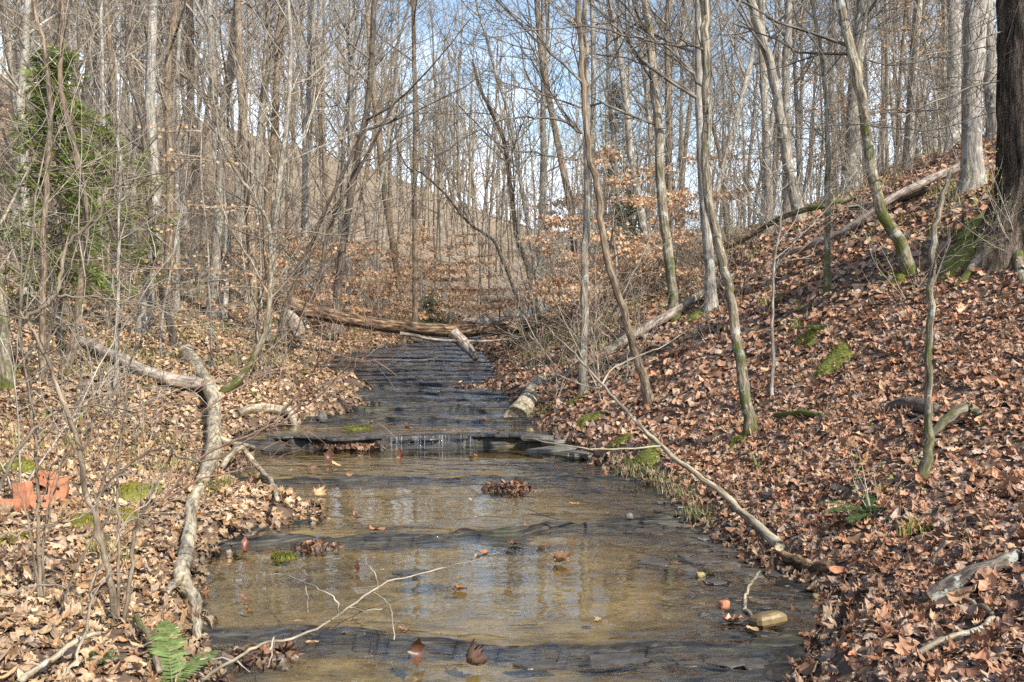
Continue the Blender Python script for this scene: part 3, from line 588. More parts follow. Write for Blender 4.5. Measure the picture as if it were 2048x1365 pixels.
T('tree', 'straight pale grey tree right of the sinuous black one', [(353, 620), (354, 540), (355, 461), (354, 360), (354, 256), (356, 130), (359, 0)], [15, 14, 13, 13, 12, 11, 10], 'pale', 'twigpale', nlimb=12, first=.4, llen=2)
T('tree', 'whitish stout trunk on the left hillside behind the sinuous black tree', [(262, 540), (266, 430), (270, 300), (273, 180), (275, 0)], [24, 20, 18, 17, 15], 'pale', 'twigpale', d=24, nlimb=12, first=.4, llen=2.4)
T('tree', 'thin white birch-like tree between the cedar and the black tree', [(215, 602), (214, 500), (212, 400), (208, 260), (205, 150), (204, 0)], [10, 9, 8, 8, 7, 7], 'pale', 'twigpale', nlimb=12, first=.4, llen=1.8, d=17)
T('sapling', 'slim tan sapling at the middle of the left bank', [(231, 782), (233, 700), (236, 600), (238, 480), (240, 380), (236, 250), (232, 120)], [8, 8, 7, 6, 6, 5, 4], 'pale', 'twigpale', cat='sapling', nlimb=14, first=.3, up=0, llen=1.1, k=8)
T('tree', 'small dark forked tree arching up from the bleached trunk', [(445, 785), (480, 758), (510, 710), (530, 665), (538, 600), (541, 530), (541, 487), (537, 446), (508, 395), (478, 350), (440, 275), (420, 130)], [17, 15, 14, 13, 12, 11, 10, 9, 7, 6, 5, 3], 'mossy', 'twig', nlimb=14, first=.35, up=0, llen=1.1,
  limbs=[([(541, 487), (575, 420), (620, 360), (680, 280), (720, 190)], 6), ([(541, 500), (600, 465), (680, 470), (760, 450), (850, 440)], 5), ([(538, 590), (500, 520), (460, 450), (432, 380), (426, 300)], 7), ([(541, 480), (560, 380), (590, 300), (600, 180)], 4)])
T('tree', 'leaning thin dark tree left of the log bridge', [(565, 640), (590, 560), (625, 480), (660, 400), (700, 320), (730, 240)], [10, 9, 8, 7, 6, 4], 'dark', 'twig', d=17, nlimb=14, first=.2, up=0, llen=1.5)
T('tree', 'thin dark tree crossing behind the left end of the log bridge', [(600, 640), (640, 560), (655, 470), (690, 390), (740, 300), (790, 200)], [12, 11, 9, 8, 6, 4], 'dark', 'twigdark', d=20, nlimb=14, first=.2, up=0, llen=1.8)
print('traced trees done')

# ------------------------------------------------------------------ forest trees (individual copies of a few grown kinds)
def forest_variant(seed, h, r, tw, tr, first, nb, rmin):
    rg = np.random.default_rng(seed); n = 16
    p = np.array([0, 0, -.3]); d = nrm(np.array([rg.normal(0, .06), rg.normal(0, .06), 1])); pts = [p.copy()]
    for i in range(n-1):
        d = nrm(d+rg.normal(0, .045, 3)+np.array([0, 0, .04])); p = p+d*(h+.3)/(n-1); pts.append(p.copy())
    rad = [r*(1-.85*i/(n-1))*(1.3 if i == 0 else 1) for i in range(n)]
    tb = TB(); tb.add(pts, rad, 8, .06); tm = tb.mesh('trunk', [M[tr]], seed=seed)
    cr = TB(); sp = dict(TREE); sp['rmin'] = rmin
    for q in range(nb):
        f = rg.uniform(first, .98)**.9; i = min(int(f*(n-1)), n-2); t0 = pts[i]+(pts[i+1]-pts[i])*rg.random()
        dd = nrm(pts[i+1]-pts[i]); a = nrm(np.cross(dd, rg.normal(0, 1, 3))); an = R_(rg.uniform(30, 65))
        grow(cr, rg, t0, dd*math.cos(an)+a*math.sin(an), (1.2+(1-f)*h*.30)*rg.uniform(.6, 1.2), rad[i]*.4, 2, sp)
    return tm, cr.mesh('crown', [M[tw]])
VAR = []
kinds = [('grey', 'twig'), ('brown', 'twigdark'), ('pale', 'twigpale'), ('grey', 'twigpale'), ('brown', 'twig'), ('pale', 'twig')]
for i in range(12):
    tr, tw = kinds[i % 6]; h = [17, 14, 19, 12, 16, 10][i % 6]+i*.3
    VAR.append(forest_variant(300+i, h, h*.0044+.006*(i % 3), tw, tr, [.16+.05*(i % 3), 30, .0055][0], 27, .0036))
LAB = {'l': ('thin bare tree, one of the many crowding the left hillside', 'bare trees on the left hillside'),
       'c': ('slim bare tree, one of the many in the valley beyond the log bridge', 'bare trees beyond the log bridge'),
       'r': ('bare tree, one of the many along the right slope and ridge', 'bare trees on the right slope and ridge')}
rg = np.random.default_rng(77); placed = []; NT = 200; tries = 0
while len(placed) < NT and tries < 20000:
    tries += 1
    d = math.sqrt(rg.uniform(14.5**2, 52**2)); u = rg.uniform(-.54, .54); x = u*d; y = d
    l = float(np.interp(y, EY, EL)); r = float(np.interp(y, EY, ER))
    if l-1.2 < x < r+1.0: continue
    if d < 19 and -.2 < u < .10: continue
    if any((x-a)**2+(y-b)**2 < .8 for a, b in placed): continue
    placed.append((x, y)); k = rg.integers(0, 12)
    if -.13 < u < .3 and d > 26 and rg.random() < .4: continue
    z = 'l' if u < -.17 else ('c' if u < .09 else 'r')
    t = thing('tree', (x, y, G(x, y)-.03), LAB[z][0], 'tree', LAB[z][1], rz=rg.uniform(0, 6.28))
    s = rg.uniform(.75, 1.2); t.scale = (s*rg.uniform(.8, 1.3), s*rg.uniform(.8, 1.3), s); t.rotation_euler = (rg.normal(0, .05), rg.normal(0, .06), rg.uniform(0, 6.28))
    link('trunk', VAR[k][0], t); link('crown', VAR[k][1], t)
# the far wood reads as one mass
rg = np.random.default_rng(9); tb = TB(); nfar = 0
while nfar < 320:
    d = math.sqrt(rg.uniform(52**2, 125**2)); u = rg.uniform(-.56, .56); x = u*d; y = d
    nfar += 1
    if u > .15 and rg.random() < .35: continue
    g = G(x, y); h = rg.uniform(11, 19); n = 6; p = np.array([x, y, g-.3]); dd = nrm(np.array([rg.normal(0, .06), 0, 1])); pts = [p]
    for i in range(n-1): dd = nrm(dd+rg.normal(0, .04, 3)); p = p+dd*h/(n-1); pts.append(p)
    r = rg.uniform(.08, .17); tb.add(pts, [r*(1-.8*i/(n-1)) for i in range(n)], 4)
    sp = dict(TREE); sp['rmin'] = .008; sp['dens'] = [0, 1.1, .9]
    for q in range(11):
        f = rg.uniform(.2, .97); i = min(int(f*(n-1)), n-2); t0 = pts[i]+(pts[i+1]-pts[i])*rg.random()
        grow(tb, rg, t0, np.array([rg.normal(0, .6), rg.normal(0, .6), .9]), (1.5+(1-f)*h*.25)*rg.uniform(.6, 1.2), r*.3, 1, sp, n=4)
tag(link('distant_woods', tb.mesh('distant_woods', [M['twig']])), kind='stuff')
print('forest done')

# ------------------------------------------------------------------ understory saplings and brush
def brush_variant(seed, h, nst, tw, rmin, spread=.5):
    rg = np.random.default_rng(seed); cr = TB(); sp = dict(TREE); sp.update(wander=.16, trop=.05, dens=[0, 6, 4, 3], ang=(35, 75), rmin=rmin)
    for q in range(nst):
        grow(cr, rg, (rg.normal(0, .05), rg.normal(0, .05), -.05), (rg.normal(0, spread), rg.normal(0, spread), 1), h*rg.uniform(.6, 1.1), .004+h*.0028, 2, sp, n=9)
    return cr.mesh('stems', [M[tw]])
BV = [brush_variant(500+i, [2.0, 3.2, 1.4, 4.2, 2.6, 3.6, .9, 1.2][i], [3, 2, 5, 1, 3, 1, 7, 6][i], ['twigpale', 'twig', 'twigpale', 'twig', 'twigdark', 'twigpale', 'twig', 'twigdark'][i], .0026, [.35, .25, .5, .1, .35, .1, .6, .5][i]) for i in range(8)]
rg = np.random.default_rng(41); nb = 0; tries = 0
while nb < 285 and tries < 9000:
    tries += 1
    d = math.sqrt(rg.uniform(8.5**2, 32**2)); u = rg.uniform(-.54, .54); x = u*d; y = d
    l = float(np.interp(y, EY, EL)); r = float(np.interp(y, EY, ER))
    if l-.5 < x < r+.3: continue
    if u > .12 and d < 15 and rg.random() < (.55 if u > .22 and d > 10 else .85): continue
    if u < -.1 and d < 12 and rg.random() < .5: continue
    k = rg.integers(0, 8)
    if d < 12 and k in (1, 3, 5) and rg.random() < .5: k = 6
    left = x < 0.5*(l+r); nb += 1
    t = link('shrub', BV[k], None, (x, y, G(x, y))); t.rotation_euler = (0, 0, rg.uniform(0, 6.28)); s = rg.uniform(.7, 1.25); t.scale = (s, s, s)
    if left: tag(t, 'leafless twiggy shrub, one of the many on the left bank', 'shrub', 'leafless shrubs on the left bank')
    else: tag(t, 'leafless twiggy shrub, one of the many on the right bank and slope', 'shrub', 'leafless shrubs on the right bank')

rg = np.random.default_rng(88)
for i in range(34):
    px = rg.uniform(1120, 1560); d = rg.uniform(12.5, 22); x = (px-1024)/FPX*d; k = int(rg.choice([0, 2, 4, 6, 7]))
    t = link('shrub', BV[k], None, (x, d, G(x, d))); t.rotation_euler = (0, 0, rg.uniform(0, 6.28)); q = rg.uniform(.6, 1.1); t.scale = (q, q, q)
    tag(t, 'leafless twiggy shrub, one of the many on the right bank and slope', 'shrub', 'leafless shrubs on the right bank')

for i in range(60):
    u = rg.uniform(.16, .56); d = rg.uniform(10.5, 21); x = u*d; k = int(rg.choice([0, 2, 4, 6, 7, 7]))
    t = link('shrub', BV[k], None, (x, d, G(x, d))); t.rotation_euler = (0, 0, rg.uniform(0, 6.28)); q = rg.uniform(.35, .8); t.scale = (q, q, q)
    tag(t, 'leafless twiggy shrub, one of the many on the right bank and slope', 'shrub', 'leafless shrubs on the right bank')

# ------------------------------------------------------------------ beeches that keep their orange leaves
ORANGE = np.array([(.72, .44, .24), (.80, .53, .31), (.62, .34, .17), (.82, .59, .38), (.68, .47, .30)])
def sprays(name, rg, arms, loc, dens, size, drop=.5):
    pos = []
    for P in arms:
        P = np.array(P); seg = np.linalg.norm(np.diff(P, axis=0), axis=1); L_ = seg.sum(); n = int(L_*dens)
        for q in range(n):
            t = rg.uniform(.1, 1)*(len(P)-1); i = min(int(t), len(P)-2); p = P[i]*(1-(t-i))+P[i+1]*(t-i)
            pos.append(p+rg.normal(0, 1, 3)*np.array([.09, .09, .035]))
    pos = np.array(pos); n = len(pos)
    nor = np.stack([rg.normal(0, .7, n), rg.normal(-.5, .6, n), rg.normal(.3, .4, n)], -1)
    c = ORANGE[rg.integers(0, 5, n)]*rg.uniform(.75, 1.15, (n, 1))
    return lay_leaves(name, pos-np.array(loc), nor, size*rg.uniform(.7, 1.2, n), c, 1, M['beech'], int(rg.integers(1e6)), tilt=.3, ntemp=6)
def beech(label, loc, h, r, tiers, seed, reach=1.6, dens=45, size=.065, tr='pale', group=None, dirs=None):
    rg = np.random.default_rng(seed); t = thing('beech_tree', loc, label, 'beech tree', group)
    n = 12; pts = [np.array([0, 0, -.1])]; d = np.array([0, 0, 1.])
    for i in range(n-1): d = nrm(d+rg.normal(0, .05, 3)); pts.append(pts[-1]+d*h/(n-1))
    tb = TB(); tb.add(pts, [r*(1-.8*i/(n-1)) for i in range(n)], 8, .03); link('trunk', tb.mesh('trunk', [M[tr]]), t)
    cr = TB(); arms = []
    for q in range(tiers):
        f = rg.uniform(.18, 1); i = min(int(f*(n-1)), n-2); a = rg.uniform(0, 6.28) if dirs is None else rg.normal(dirs, .7)
        L_ = reach*(1.15-f*.7)*rg.uniform(.6, 1.2); p = pts[i].copy(); dd = np.array([math.cos(a), math.sin(a), .25]); P = [p]
        for s in range(6): dd = nrm(dd+rg.normal(0, .1, 3)+np.array([0, 0, -.05])); dd[2] *= .5; p = p+dd*L_/6; P.append(p)
        arms.append(P[1:]); cr.add(P, [max(.012*(1-.8*s/6), .003) for s in range(7)], 4)
        for w_ in range(5):
            j = rg.integers(1, 6); e = dd*.8+np.array([-dd[1], dd[0], 0])*rg.choice([-1, 1]); e[2] = rg.normal(-.02, .08); P2 = [P[j]+nrm(e)*L_*.45*s/3 for s in range(4)]
            arms.append(P2); cr.add(P2, [.005, .004, .003, .002], 3)
    link('crown', cr.mesh('crown', [M['twig']]), t)
    link('foliage', sprays('foliage', rg, arms, (0, 0, 0), dens, size), t)
    return t
def gp(px, d): x = (px-1024)/FPX*d; return (x, d, G(x, d))
b0 = hit(1195, 770)
beech('young beech with orange leaves in flat tiers right of the straight grey tree', gp(1238, 15.5), 3.1, .025, 15, 1, 1.5, 34, .075)
beech('low beech drooping orange leaves over the end of the log bridge', gp(1150, 17.5), 2.0, .025, 14, 2, 1.7, 40, .07)
beech('small beech with orange leaves low beside the curving brown tree', gp(1290, 19), 1.5, .02, 12, 3, 1.3, 40, .07)
beech('orange-leaved young beech reaching between the two right-bank trees', gp(1345, 17), 2.6, .025, 9, 4, 1.4, 36, .075)
rg = np.random.default_rng(21)
for i, (px, d, h) in enumerate([(760, 27, 3.2), (700, 24, 2.8), (840, 31, 3.5), (900, 34, 4), (640, 23, 3), (960, 36, 3.5), (570, 22, 2.6), (1120, 32, 5), (800, 38, 4.5), (1200, 30, 6), (1000, 33, 2.5)]):
    beech('faded orange-leaved young beech in the thicket behind the log bridge', gp(px, d), h*.8, .04, 12, 40+i, 2.2, 20, .10, group='young beeches behind the log bridge')
for i, (px, d, h) in enumerate([(1450, 30, 6), (1530, 26, 5), (1620, 30, 6.5), (1700, 24, 4.5), (1800, 22, 5), (1880, 20, 4), (1480, 36, 5), (1760, 30, 6)]):
    beech('faint orange-leaved young beech up on the right slope', gp(px, d), h, .03, 8, 60+i, 1.7, 8, .08, group='young beeches on the right slope')
for i, (px, d) in enumerate([(420, 13), (320, 14), (520, 16)]):
    beech(['sparse brown-leaved beech sapling near the sinuous black tree', 'sparse brown-leaved beech sapling deeper on the left bank', 'sparse brown-leaved beech sapling left of the log bridge'][i], gp(px, d), 3.5, .02, 9, 80+i, 1.1, 9, .055)

# ------------------------------------------------------------------ evergreens
def cedar(label, loc, h, rad, n, seed, col=(.10, .17, .03), low=.12, name='cedar_tree'):
    rg = np.random.default_rng(seed); t = thing(name, loc, label, 'evergreen tree')
    tb = TB(); tb.add([(0, 0, -.2), (.03, 0, h*.3), (0, .03, h*.6), (.02, 0, h)], [.06*h/5, .05*h/5, .03*h/5, .005], 8, .05); link('trunk', tb.mesh('trunk', [M['brown']]), t)
    br = TB(); V = []; F = []; C = []; off = 0
    for q in range(n):
        f = low+(1-low)*rg.random()**.9; a = rg.uniform(0, 6.28); L_ = rad*(1-f)**.6*rg.uniform(.45, 1.1)*(1+.35*math.sin(a*3+f*9)); z = h*f
        P = [np.array([math.cos(a)*L_*s, math.sin(a)*L_*s, z+L_*(.25*s-.30*s*s)]) for s in (0, .35, .7, 1)]
        br.add(P, [.010, .007, .004, .002], 3)
        for k in range(10):
            s = rg.uniform(.25, 1.05); c0 = np.array([math.cos(a)*L_*s, math.sin(a)*L_*s, z+L_*(.25*s-.30*s*s)])+rg.normal(0, .07, 3)
            cc = np.array(col)*rg.uniform(.55, 1.5)*np.array([rg.uniform(.9, 1.4), 1, 1])
            for j in range(5):    # feathery spray of slender blades
                dd = nrm(np.array([math.cos(a), math.sin(a), -.1])+rg.normal(0, .55, 3)); sd_ = nrm(np.cross(dd, rg.normal(0, 1, 3))); ll = rg.uniform(.07, .19)
                V += [c0-sd_*.004, c0+sd_*.004, c0+dd*ll*.6+sd_*.010, c0+dd*ll*.6-sd_*.010, c0+dd*ll]
                F.append((off, off+1, off+2, off+3)); C += [cc]*5; off += 5
    link('crown', br.mesh('crown', [M['twigdark']]), t)
    F = np.array(F); F3 = np.stack([F[:, 3], F[:, 2], F[:, 0]+4], -1)
    link('foliage', mkmesh('foliage', np.array(V), F, F3, mats=[M['green']], smooth=False, col=np.array(C)), t)
x, y, z = gp(118, 12.5)
cedar('bright green cedar with feathery foliage near the left edge', (x, y, z), 3.55, 1.05, 125, 3, (.14, .20, .045))
x, y, z = gp(215, 15.5)
cedar('smaller sparse green cedar right of the bright one', (x, y, z), 3.1, 1.6, 65, 4, (.18, .22, .07))
x, y, z = gp(1260, 23)
cedar('small dark green evergreen behind the orange beech leaves', (x, y, z), 2.0, 1.3, 70, 5, (.08, .13, .04))
x, y, z = gp(865, 29)
cedar('little dark green evergreen beyond the log bridge', (x, y, z-.1), 1.0, .5, 22, 6, (.08, .14, .05))
x, y, z = gp(1230, 44)
cedar('distant hazy green pine behind the right-bank trees', (x, y, z), 9.5, 2.2, 170, 7, (.08, .12, .06), .45, name='pine_tree')
print('evergreens done')

# ------------------------------------------------------------------ logs and branches
def log_thing(name, label, P, W, mt, cat='log', k=16, rough=.07, side=(), side_w='dead', moss=None, group=None, jit=.004, partname='trunk'):
    o = np.array(P[0], float); t = thing(name, tuple(o), label, cat, group)
    rg = np.random.default_rng(int(abs(o[0]*100)+abs(o[1]*10)+3))
    P = [np.array(q, float) for q in P]
    if len(P) > 2:      # a stiff log: its distance changes steadily along its length
        t_ = np.arange(len(P)); yf = np.polyval(np.polyfit(t_, [q[1] for q in P], 1 if len(P) < 5 else 2), t_)
        c_ = np.array([0, 0, CAM_H]); P = [c_+(q-c_)*(f/q[1]) for q, f in zip(P, yf)]
    LL, LW = smooth_line(P, W, 5, jit, rg)
    LW = [w_*(.9+rg.normal(0, .015)) for w_ in LW]; rough = min(rough, .05)
    tb = TB(); tb.add(LL, LW, k, rough); link(partname, tb.mesh(partname, [M[mt]], tuple(o), seed=int(o[1]*10)+2), t)
    for (sp_, sw) in side:
        l2, w2 = smooth_line(sp_, sw, 4, jit*.6, rg); b2_ = TB(); b2_.add(l2, w2, 8, rough); link('branch', b2_.mesh('branch', [M[side_w]], tuple(o)), t)
    return t, LL, LW
# the log bridge over the stream
D = 18.5
P = [at(520, 588, 18.3), at(570, 606, 18.4), at(630, 624, D), at(700, 640, D), at(800, 655, D), at(900, 662, D), at(1000, 657, D), at(1060, 650, D), at(1130, 631, D), at(1180, 615, D)]
s1 = ([at(908, 668, 18.4), at(932, 692, 18.2), at(952, 718, 18.0)], [.13, .11, .06])
s2 = ([at(800, 668, 18.3), at(830, 672, 18.3), at(870, 680, 18.2), at(960, 683, 18.2), at(1050, 676, 18.2)], [.04, .035, .03, .025, .015])
s3 = ([at(985, 648, D), at(940, 640, D), at(925, 644, D)], [.10, .06, .02])
log_thing('fallen_log', 'thick rotting brown log spanning the whole stream as a natural bridge', P, [.19, .17, .155, .14, .135, .135, .14, .125, .09, .05], 'log', rough=.05, side=[s1, s2, s3, ([at(560, 606, 18.4), at(585, 640, 18.4), at(600, 672, 18.4)], [.16, .15, .13])], side_w='deadpink')
# hollow log end poking into the water on the right bank
h1 = hit(1078, 775); 
P = [np.array(at(1030, 838, 11.4)), np.array(at(1050, 815, 11.9)), np.array(at(1064, 792, 12.5)), np.array(at(1082, 765, 13.2))]
t, LL, LW = log_thing('hollow_log', 'short hollow pale log with a dark rotten end at the right waterline', P, [.155, .14, .135, .12], 'dead', rough=.09)
tb = TB(); tb.add([P[0]-(P[1]-P[0])*.06, P[0]-(P[1]-P[0])*.02, P[0]+(P[1]-P[0])*.1], [.12, .115, .05], 12, .15)
link('rotten_core', tb.mesh('rotten_core', [M['dark']], tuple(P[0])), t)
# long fallen trunks down the right slope
def gl_(px, py, up=.05): h = hit(px, py); return np.array((h.x, h.y, h.z+up))
P = [gl_(1925, 372, .22), gl_(1860, 405, .25), gl_(1780, 440, .22), gl_(1700, 482, .16), gl_(1620, 512, .12), gl_(1560, 532, .1)]
log_thing('fallen_log', 'long weathered grey log running diagonally down the right slope', P, [.05, .05, .045, .04, .035, .025], 'deadpink', rough=.05)
P = [gl_(1470, 570, .12), gl_(1410, 605, .12), gl_(1360, 640, .14), gl_(1300, 672, .12), gl_(1245, 702, .1), gl_(1210, 722, .1)]
log_thing('fallen_log', 'lower weathered log pointing down to the stream on the right slope', P, [.04, .05, .06, .065, .07, .06], 'deadpink')
P = [gl_(1700, 430, .2), gl_(1640, 462, .3), gl_(1560, 490, .35), gl_(1480, 520, .25), gl_(1400, 540, .2)]
log_thing('fallen_branch', 'thin dark mossy fallen branch above the long slope log', P, [.045, .04, .04, .03, .02], 'mossy', cat='branch')
P = [gl_(1700, 432, .1), gl_(1780, 425, .1), gl_(1860, 395, .1)]
log_thing('fallen_branch', 'dark crooked branch lying just behind the long slope log', P, [.05, .045, .03], 'dark', cat='branch')
P = [gl_(1330, 650, .1), gl_(1290, 680, .15), gl_(1240, 700, .1)]
# bleached trunk on the left bank
P = [gl_(372, 720, .12), gl_(400, 768, .12), gl_(425, 812, .12), gl_(428, 870, .10), gl_(426, 930, .10), gl_(405, 985, .08)]
log_thing('fallen_log', 'bleached mossy fallen trunk lying along the left waterline', P, [.11, .10, .085, .078, .07, .05], 'dead', rough=.1,
          side=[([gl_(418, 895, .12), gl_(470, 905, .08), gl_(520, 912, .06), gl_(545, 915, .05)], [.03, .025, .018, .012])])
P = [gl_(150, 690, .08), gl_(230, 730, .1), gl_(300, 765, .1), gl_(360, 780, .1), gl_(420, 790, .1)]
log_thing('fallen_log', 'dull brown log half buried in leaves across the left bank', P, [.06, .07, .08, .09, .07], 'deadpink')
P = [gl_(400, 990, .05), gl_(383, 1030, .06), gl_(380, 1080, .07), gl_(372, 1130, .07), gl_(362, 1180, .06), gl_(388, 1225, .05), gl_(398, 1300, .04)]
log_thing('driftwood', 'pale twisted driftwood pole lying at the near left water edge', P, [.035, .045, .04, .045, .05, .035, .02], 'dead', cat='driftwood', rough=.12,
          side=[([gl_(365, 1178, .06), gl_(345, 1195, .05), gl_(332, 1212, .04)], [.03, .02, .01])])
P = [gl_(440, 955, .06), gl_(480, 945, .12), gl_(515, 965, .13), gl_(540, 985, .08), gl_(556, 1008, .02)]
log_thing('fallen_branch', 'curved grey branch arching from the left bank down to the leaf pile', P, [.03, .028, .025, .022, .015], 'dead', cat='branch', k=8)
P = [gl_(472, 838, .05), gl_(510, 832, .08), gl_(560, 838, .08), gl_(580, 858, .1), gl_(598, 888, .03)]
log_thing('fallen_log', 'short broken log lying on the leaf bar left of the cascade', P, [.05, .06, .06, .055, .03], 'dead')
# leaning sapling that fell over the right bank
d0 = hit(1560, 1090).y
P = [at(1560, 1092, 5.2), at(1500, 1040, 5.35), at(1440, 985, 5.6), at(1360, 925, 6.0), at(1310, 880, 6.3), at(1250, 820, 6.7), at(1200, 765, 7), at(1160, 720, 7.3), at(1110, 670, 7.6), at(1095, 655, 7.8)]
log_thing('leaning_sapling', 'long thin pale sapling fallen slantwise over the right bank', P, [.032, .026, .02, .017, .015, .012, .010, .008, .005, .003], 'dead', cat='sapling', k=8, rough=.04,
          side=[([at(1320, 893, 6.2), at(1250, 898, 6.1), at(1180, 898, 6.1), at(1120, 890, 6.1), at(1062, 878, 6.2)], [.007, .006, .005, .004, .003]),
                ([at(1200, 775, 6.95), at(1230, 735, 7), at(1280, 712, 7), at(1330, 690, 7.1), at(1375, 660, 7.2)], [.008, .007, .005, .004, .002]),
                ([at(1150, 705, 7.35), at(1165, 670, 7.3), at(1172, 620, 7.3), at(1165, 560, 7.3)], [.006, .005, .004, .003]),
                ([at(1200, 780, 6.95), at(1150, 765, 7), at(1110, 745, 7.1)], [.006, .004, .002])])
P = [gl_(1560, 1122, .03), gl_(1590, 1142, .05), gl_(1625, 1160, .06), gl_(1662, 1150, .04)]
log_thing('driftwood', 'brown curved driftwood chunk at the right waterline below the fallen sapling', P, [.03, .04, .042, .03], 'log', cat='driftwood')
P = [gl_(1860, 1215, .04), gl_(1900, 1200, .06), gl_(1950, 1180, .06), gl_(2000, 1150, .05), gl_(2035, 1125, .03)]
log_thing('fallen_branch', 'dark lichen-spotted rotting limb in the leaves at the right edge', P, [.035, .04, .038, .033, .025], 'lichenbark', cat='branch')
P = [gl_(1830, 1330, .03), gl_(1880, 1310, .05), gl_(1950, 1290, .05), gl_(1985, 1265, .05), gl_(1960, 1235, .04), gl_(1925, 1215, .02)]
log_thing('fallen_branch', 'hooked pale stick in the leaves at the lower right', P, [.012, .012, .013, .012, .009, .005], 'dead', cat='branch', k=8)
P = [gl_(1690, 1255, .03), gl_(1660, 1305, .03), gl_(1740, 1340, .03), gl_(1800, 1360, .02)]
P = [at(1522, 1142, 5.6), at(1502, 1180, 5.3), at(1490, 1215, 5.0), at(1492, 1245, 4.8), at(1530, 1280, 4.6)]
for q in P: q.z = max(q.z, .03)
log_thing('fallen_branch', 'bent grey stick standing in the water beside the tan stone', P, [.006, .008, .010, .012, .008], 'dead', cat='branch', k=8)
P = [gl_(1780, 825, .03), gl_(1830, 826, .05), gl_(1870, 838, .04)]
log_thing('fallen_log', 'short dark rotting log stub among leaves left of the broken sapling', P, [.05, .06, .05], 'dark')
P = [gl_(1550, 842, .03), gl_(1600, 838, .04), gl_(1650, 842, .03)]
log_thing('fallen_branch', 'low mossy stick right of the leaning mossy tree', P, [.03, .03, .02], 'mossy', cat='branch')
P = [gl_(1850, 905, .04), gl_(1880, 880, .08), gl_(1930, 850, .10), gl_(1960, 850, .05)]
log_thing('fallen_branch', 'greenish half-buried limb right behind the broken sapling', P, [.02, .03, .035, .02], 'mossy', cat='branch')
# twiggy branch reaching over the near water
def wat(px, py, up=.04):
    h = hit(px, py, True); r = ray(px, py); return np.array(Vector((0, 0, CAM_H))+r*((CAM_H-(h.z+up))/(-r.z)))
P = [wat(400, 1362, .10), wat(470, 1320, .12), wat(520, 1290, .12), wat(600, 1272, .12), wat(680, 1228, .12), wat(760, 1172, .12), wat(840, 1148, .12), wat(930, 1125, .12), wat(1000, 1105, .10)]
log_thing('twig_branch', 'long bare twiggy branch stretching over the near shallow water', P, [.008, .007, .0065, .006, .0055, .005, .004, .003, .002], 'twig', cat='branch', k=6, rough=.02, side_w='twigpale', jit=.004,
          side=[([wat(675, 1230, .12), wat(672, 1200, .2), wat(640, 1180, .22), wat(610, 1165, .2), wat(570, 1150, .16), wat(540, 1147, .15)], [.004, .004, .003, .003, .002, .002]),
                ([wat(610, 1165, .2), wat(614, 1195, .14), wat(616, 1225, .1)], [.003, .002, .0015]),
                ([wat(755, 1178, .12), wat(752, 1150, .2), wat(735, 1130, .22), wat(732, 1115, .22)], [.004, .003, .002, .0015]),
                ([wat(745, 1185, .12), wat(775, 1205, .12), wat(785, 1235, .1), wat(788, 1280, .05)], [.004, .003, .003, .002]),
                ([wat(700, 1215, .12), wat(730, 1222, .12), wat(765, 1218, .12)], [.003, .003, .002]),
                ([wat(540, 1300, .12), wat(548, 1275, .16), wat(545, 1310, .08), wat(535, 1335, .05)], [.004, .003, .003, .002]),
                ([wat(400, 1320, .1), wat(460, 1318, .12), wat(500, 1345, .08)], [.004, .004, .002])])
P = [wat(548, 995, .1), wat(565, 1000, .12), wat(590, 1020, .10), wat(610, 1045, .03)]

# ------------------------------------------------------------------ foreground bushes on the left
def bush(label, base, stems, mt, seed, twd=1., twigs=1.6, cat='shrub'):
    """stems: (points px, depth start, depth end, width px)"""
    rg = np.random.default_rng(seed); t = thing('shrub', tuple(base), label, cat); o = tuple(base)
    sp = dict(TREE); sp.update(wander=.16, trop=.03, dens=[0, 5, 4, 3], ang=(30, 65), ratio=(.3, .6), rmin=.0011)
    tw = TB()
    for (pp, d0, d1, wd) in stems:
        n = len(pp); P = []; W = []
        for i, (a, b) in enumerate(pp):
            d = d0+(d1-d0)*i/(n-1); P.append(np.array(at(a, b, d))); W.append(max(.78*wd*(1-.72*i/(n-1))*d/FPX/2, .0015))
        if P[0][2] < base[2]+.12: P[0][2] = base[2]-.02
        LL, LW = smooth_line(P, W, 5, .004, rg); tb = TB(); tb.add(LL, LW, 7, .04); link('stem', tb.mesh('stem', [M[mt]], o), t)
        for q in range(int(len(LL)*.16*twigs)):
            i = rg.integers(max(1, len(LL)//4), len(LL)-1); dd = nrm(LL[i+1]-LL[i-1]); a = nrm(np.cross(dd, rg.normal(0, 1, 3))); an = R_(rg.uniform(25, 60))
            grow(tw, rg, LL[i], dd*math.cos(an)+a*math.sin(an), rg.uniform(.2, .6)*twd, LW[i]*.5, 1, sp, n=6)
    if tw.g: link('crown', tw.mesh('crown', [M[mt]], o), t)
    return t
B = hit(236, 1250)
dB = B.y
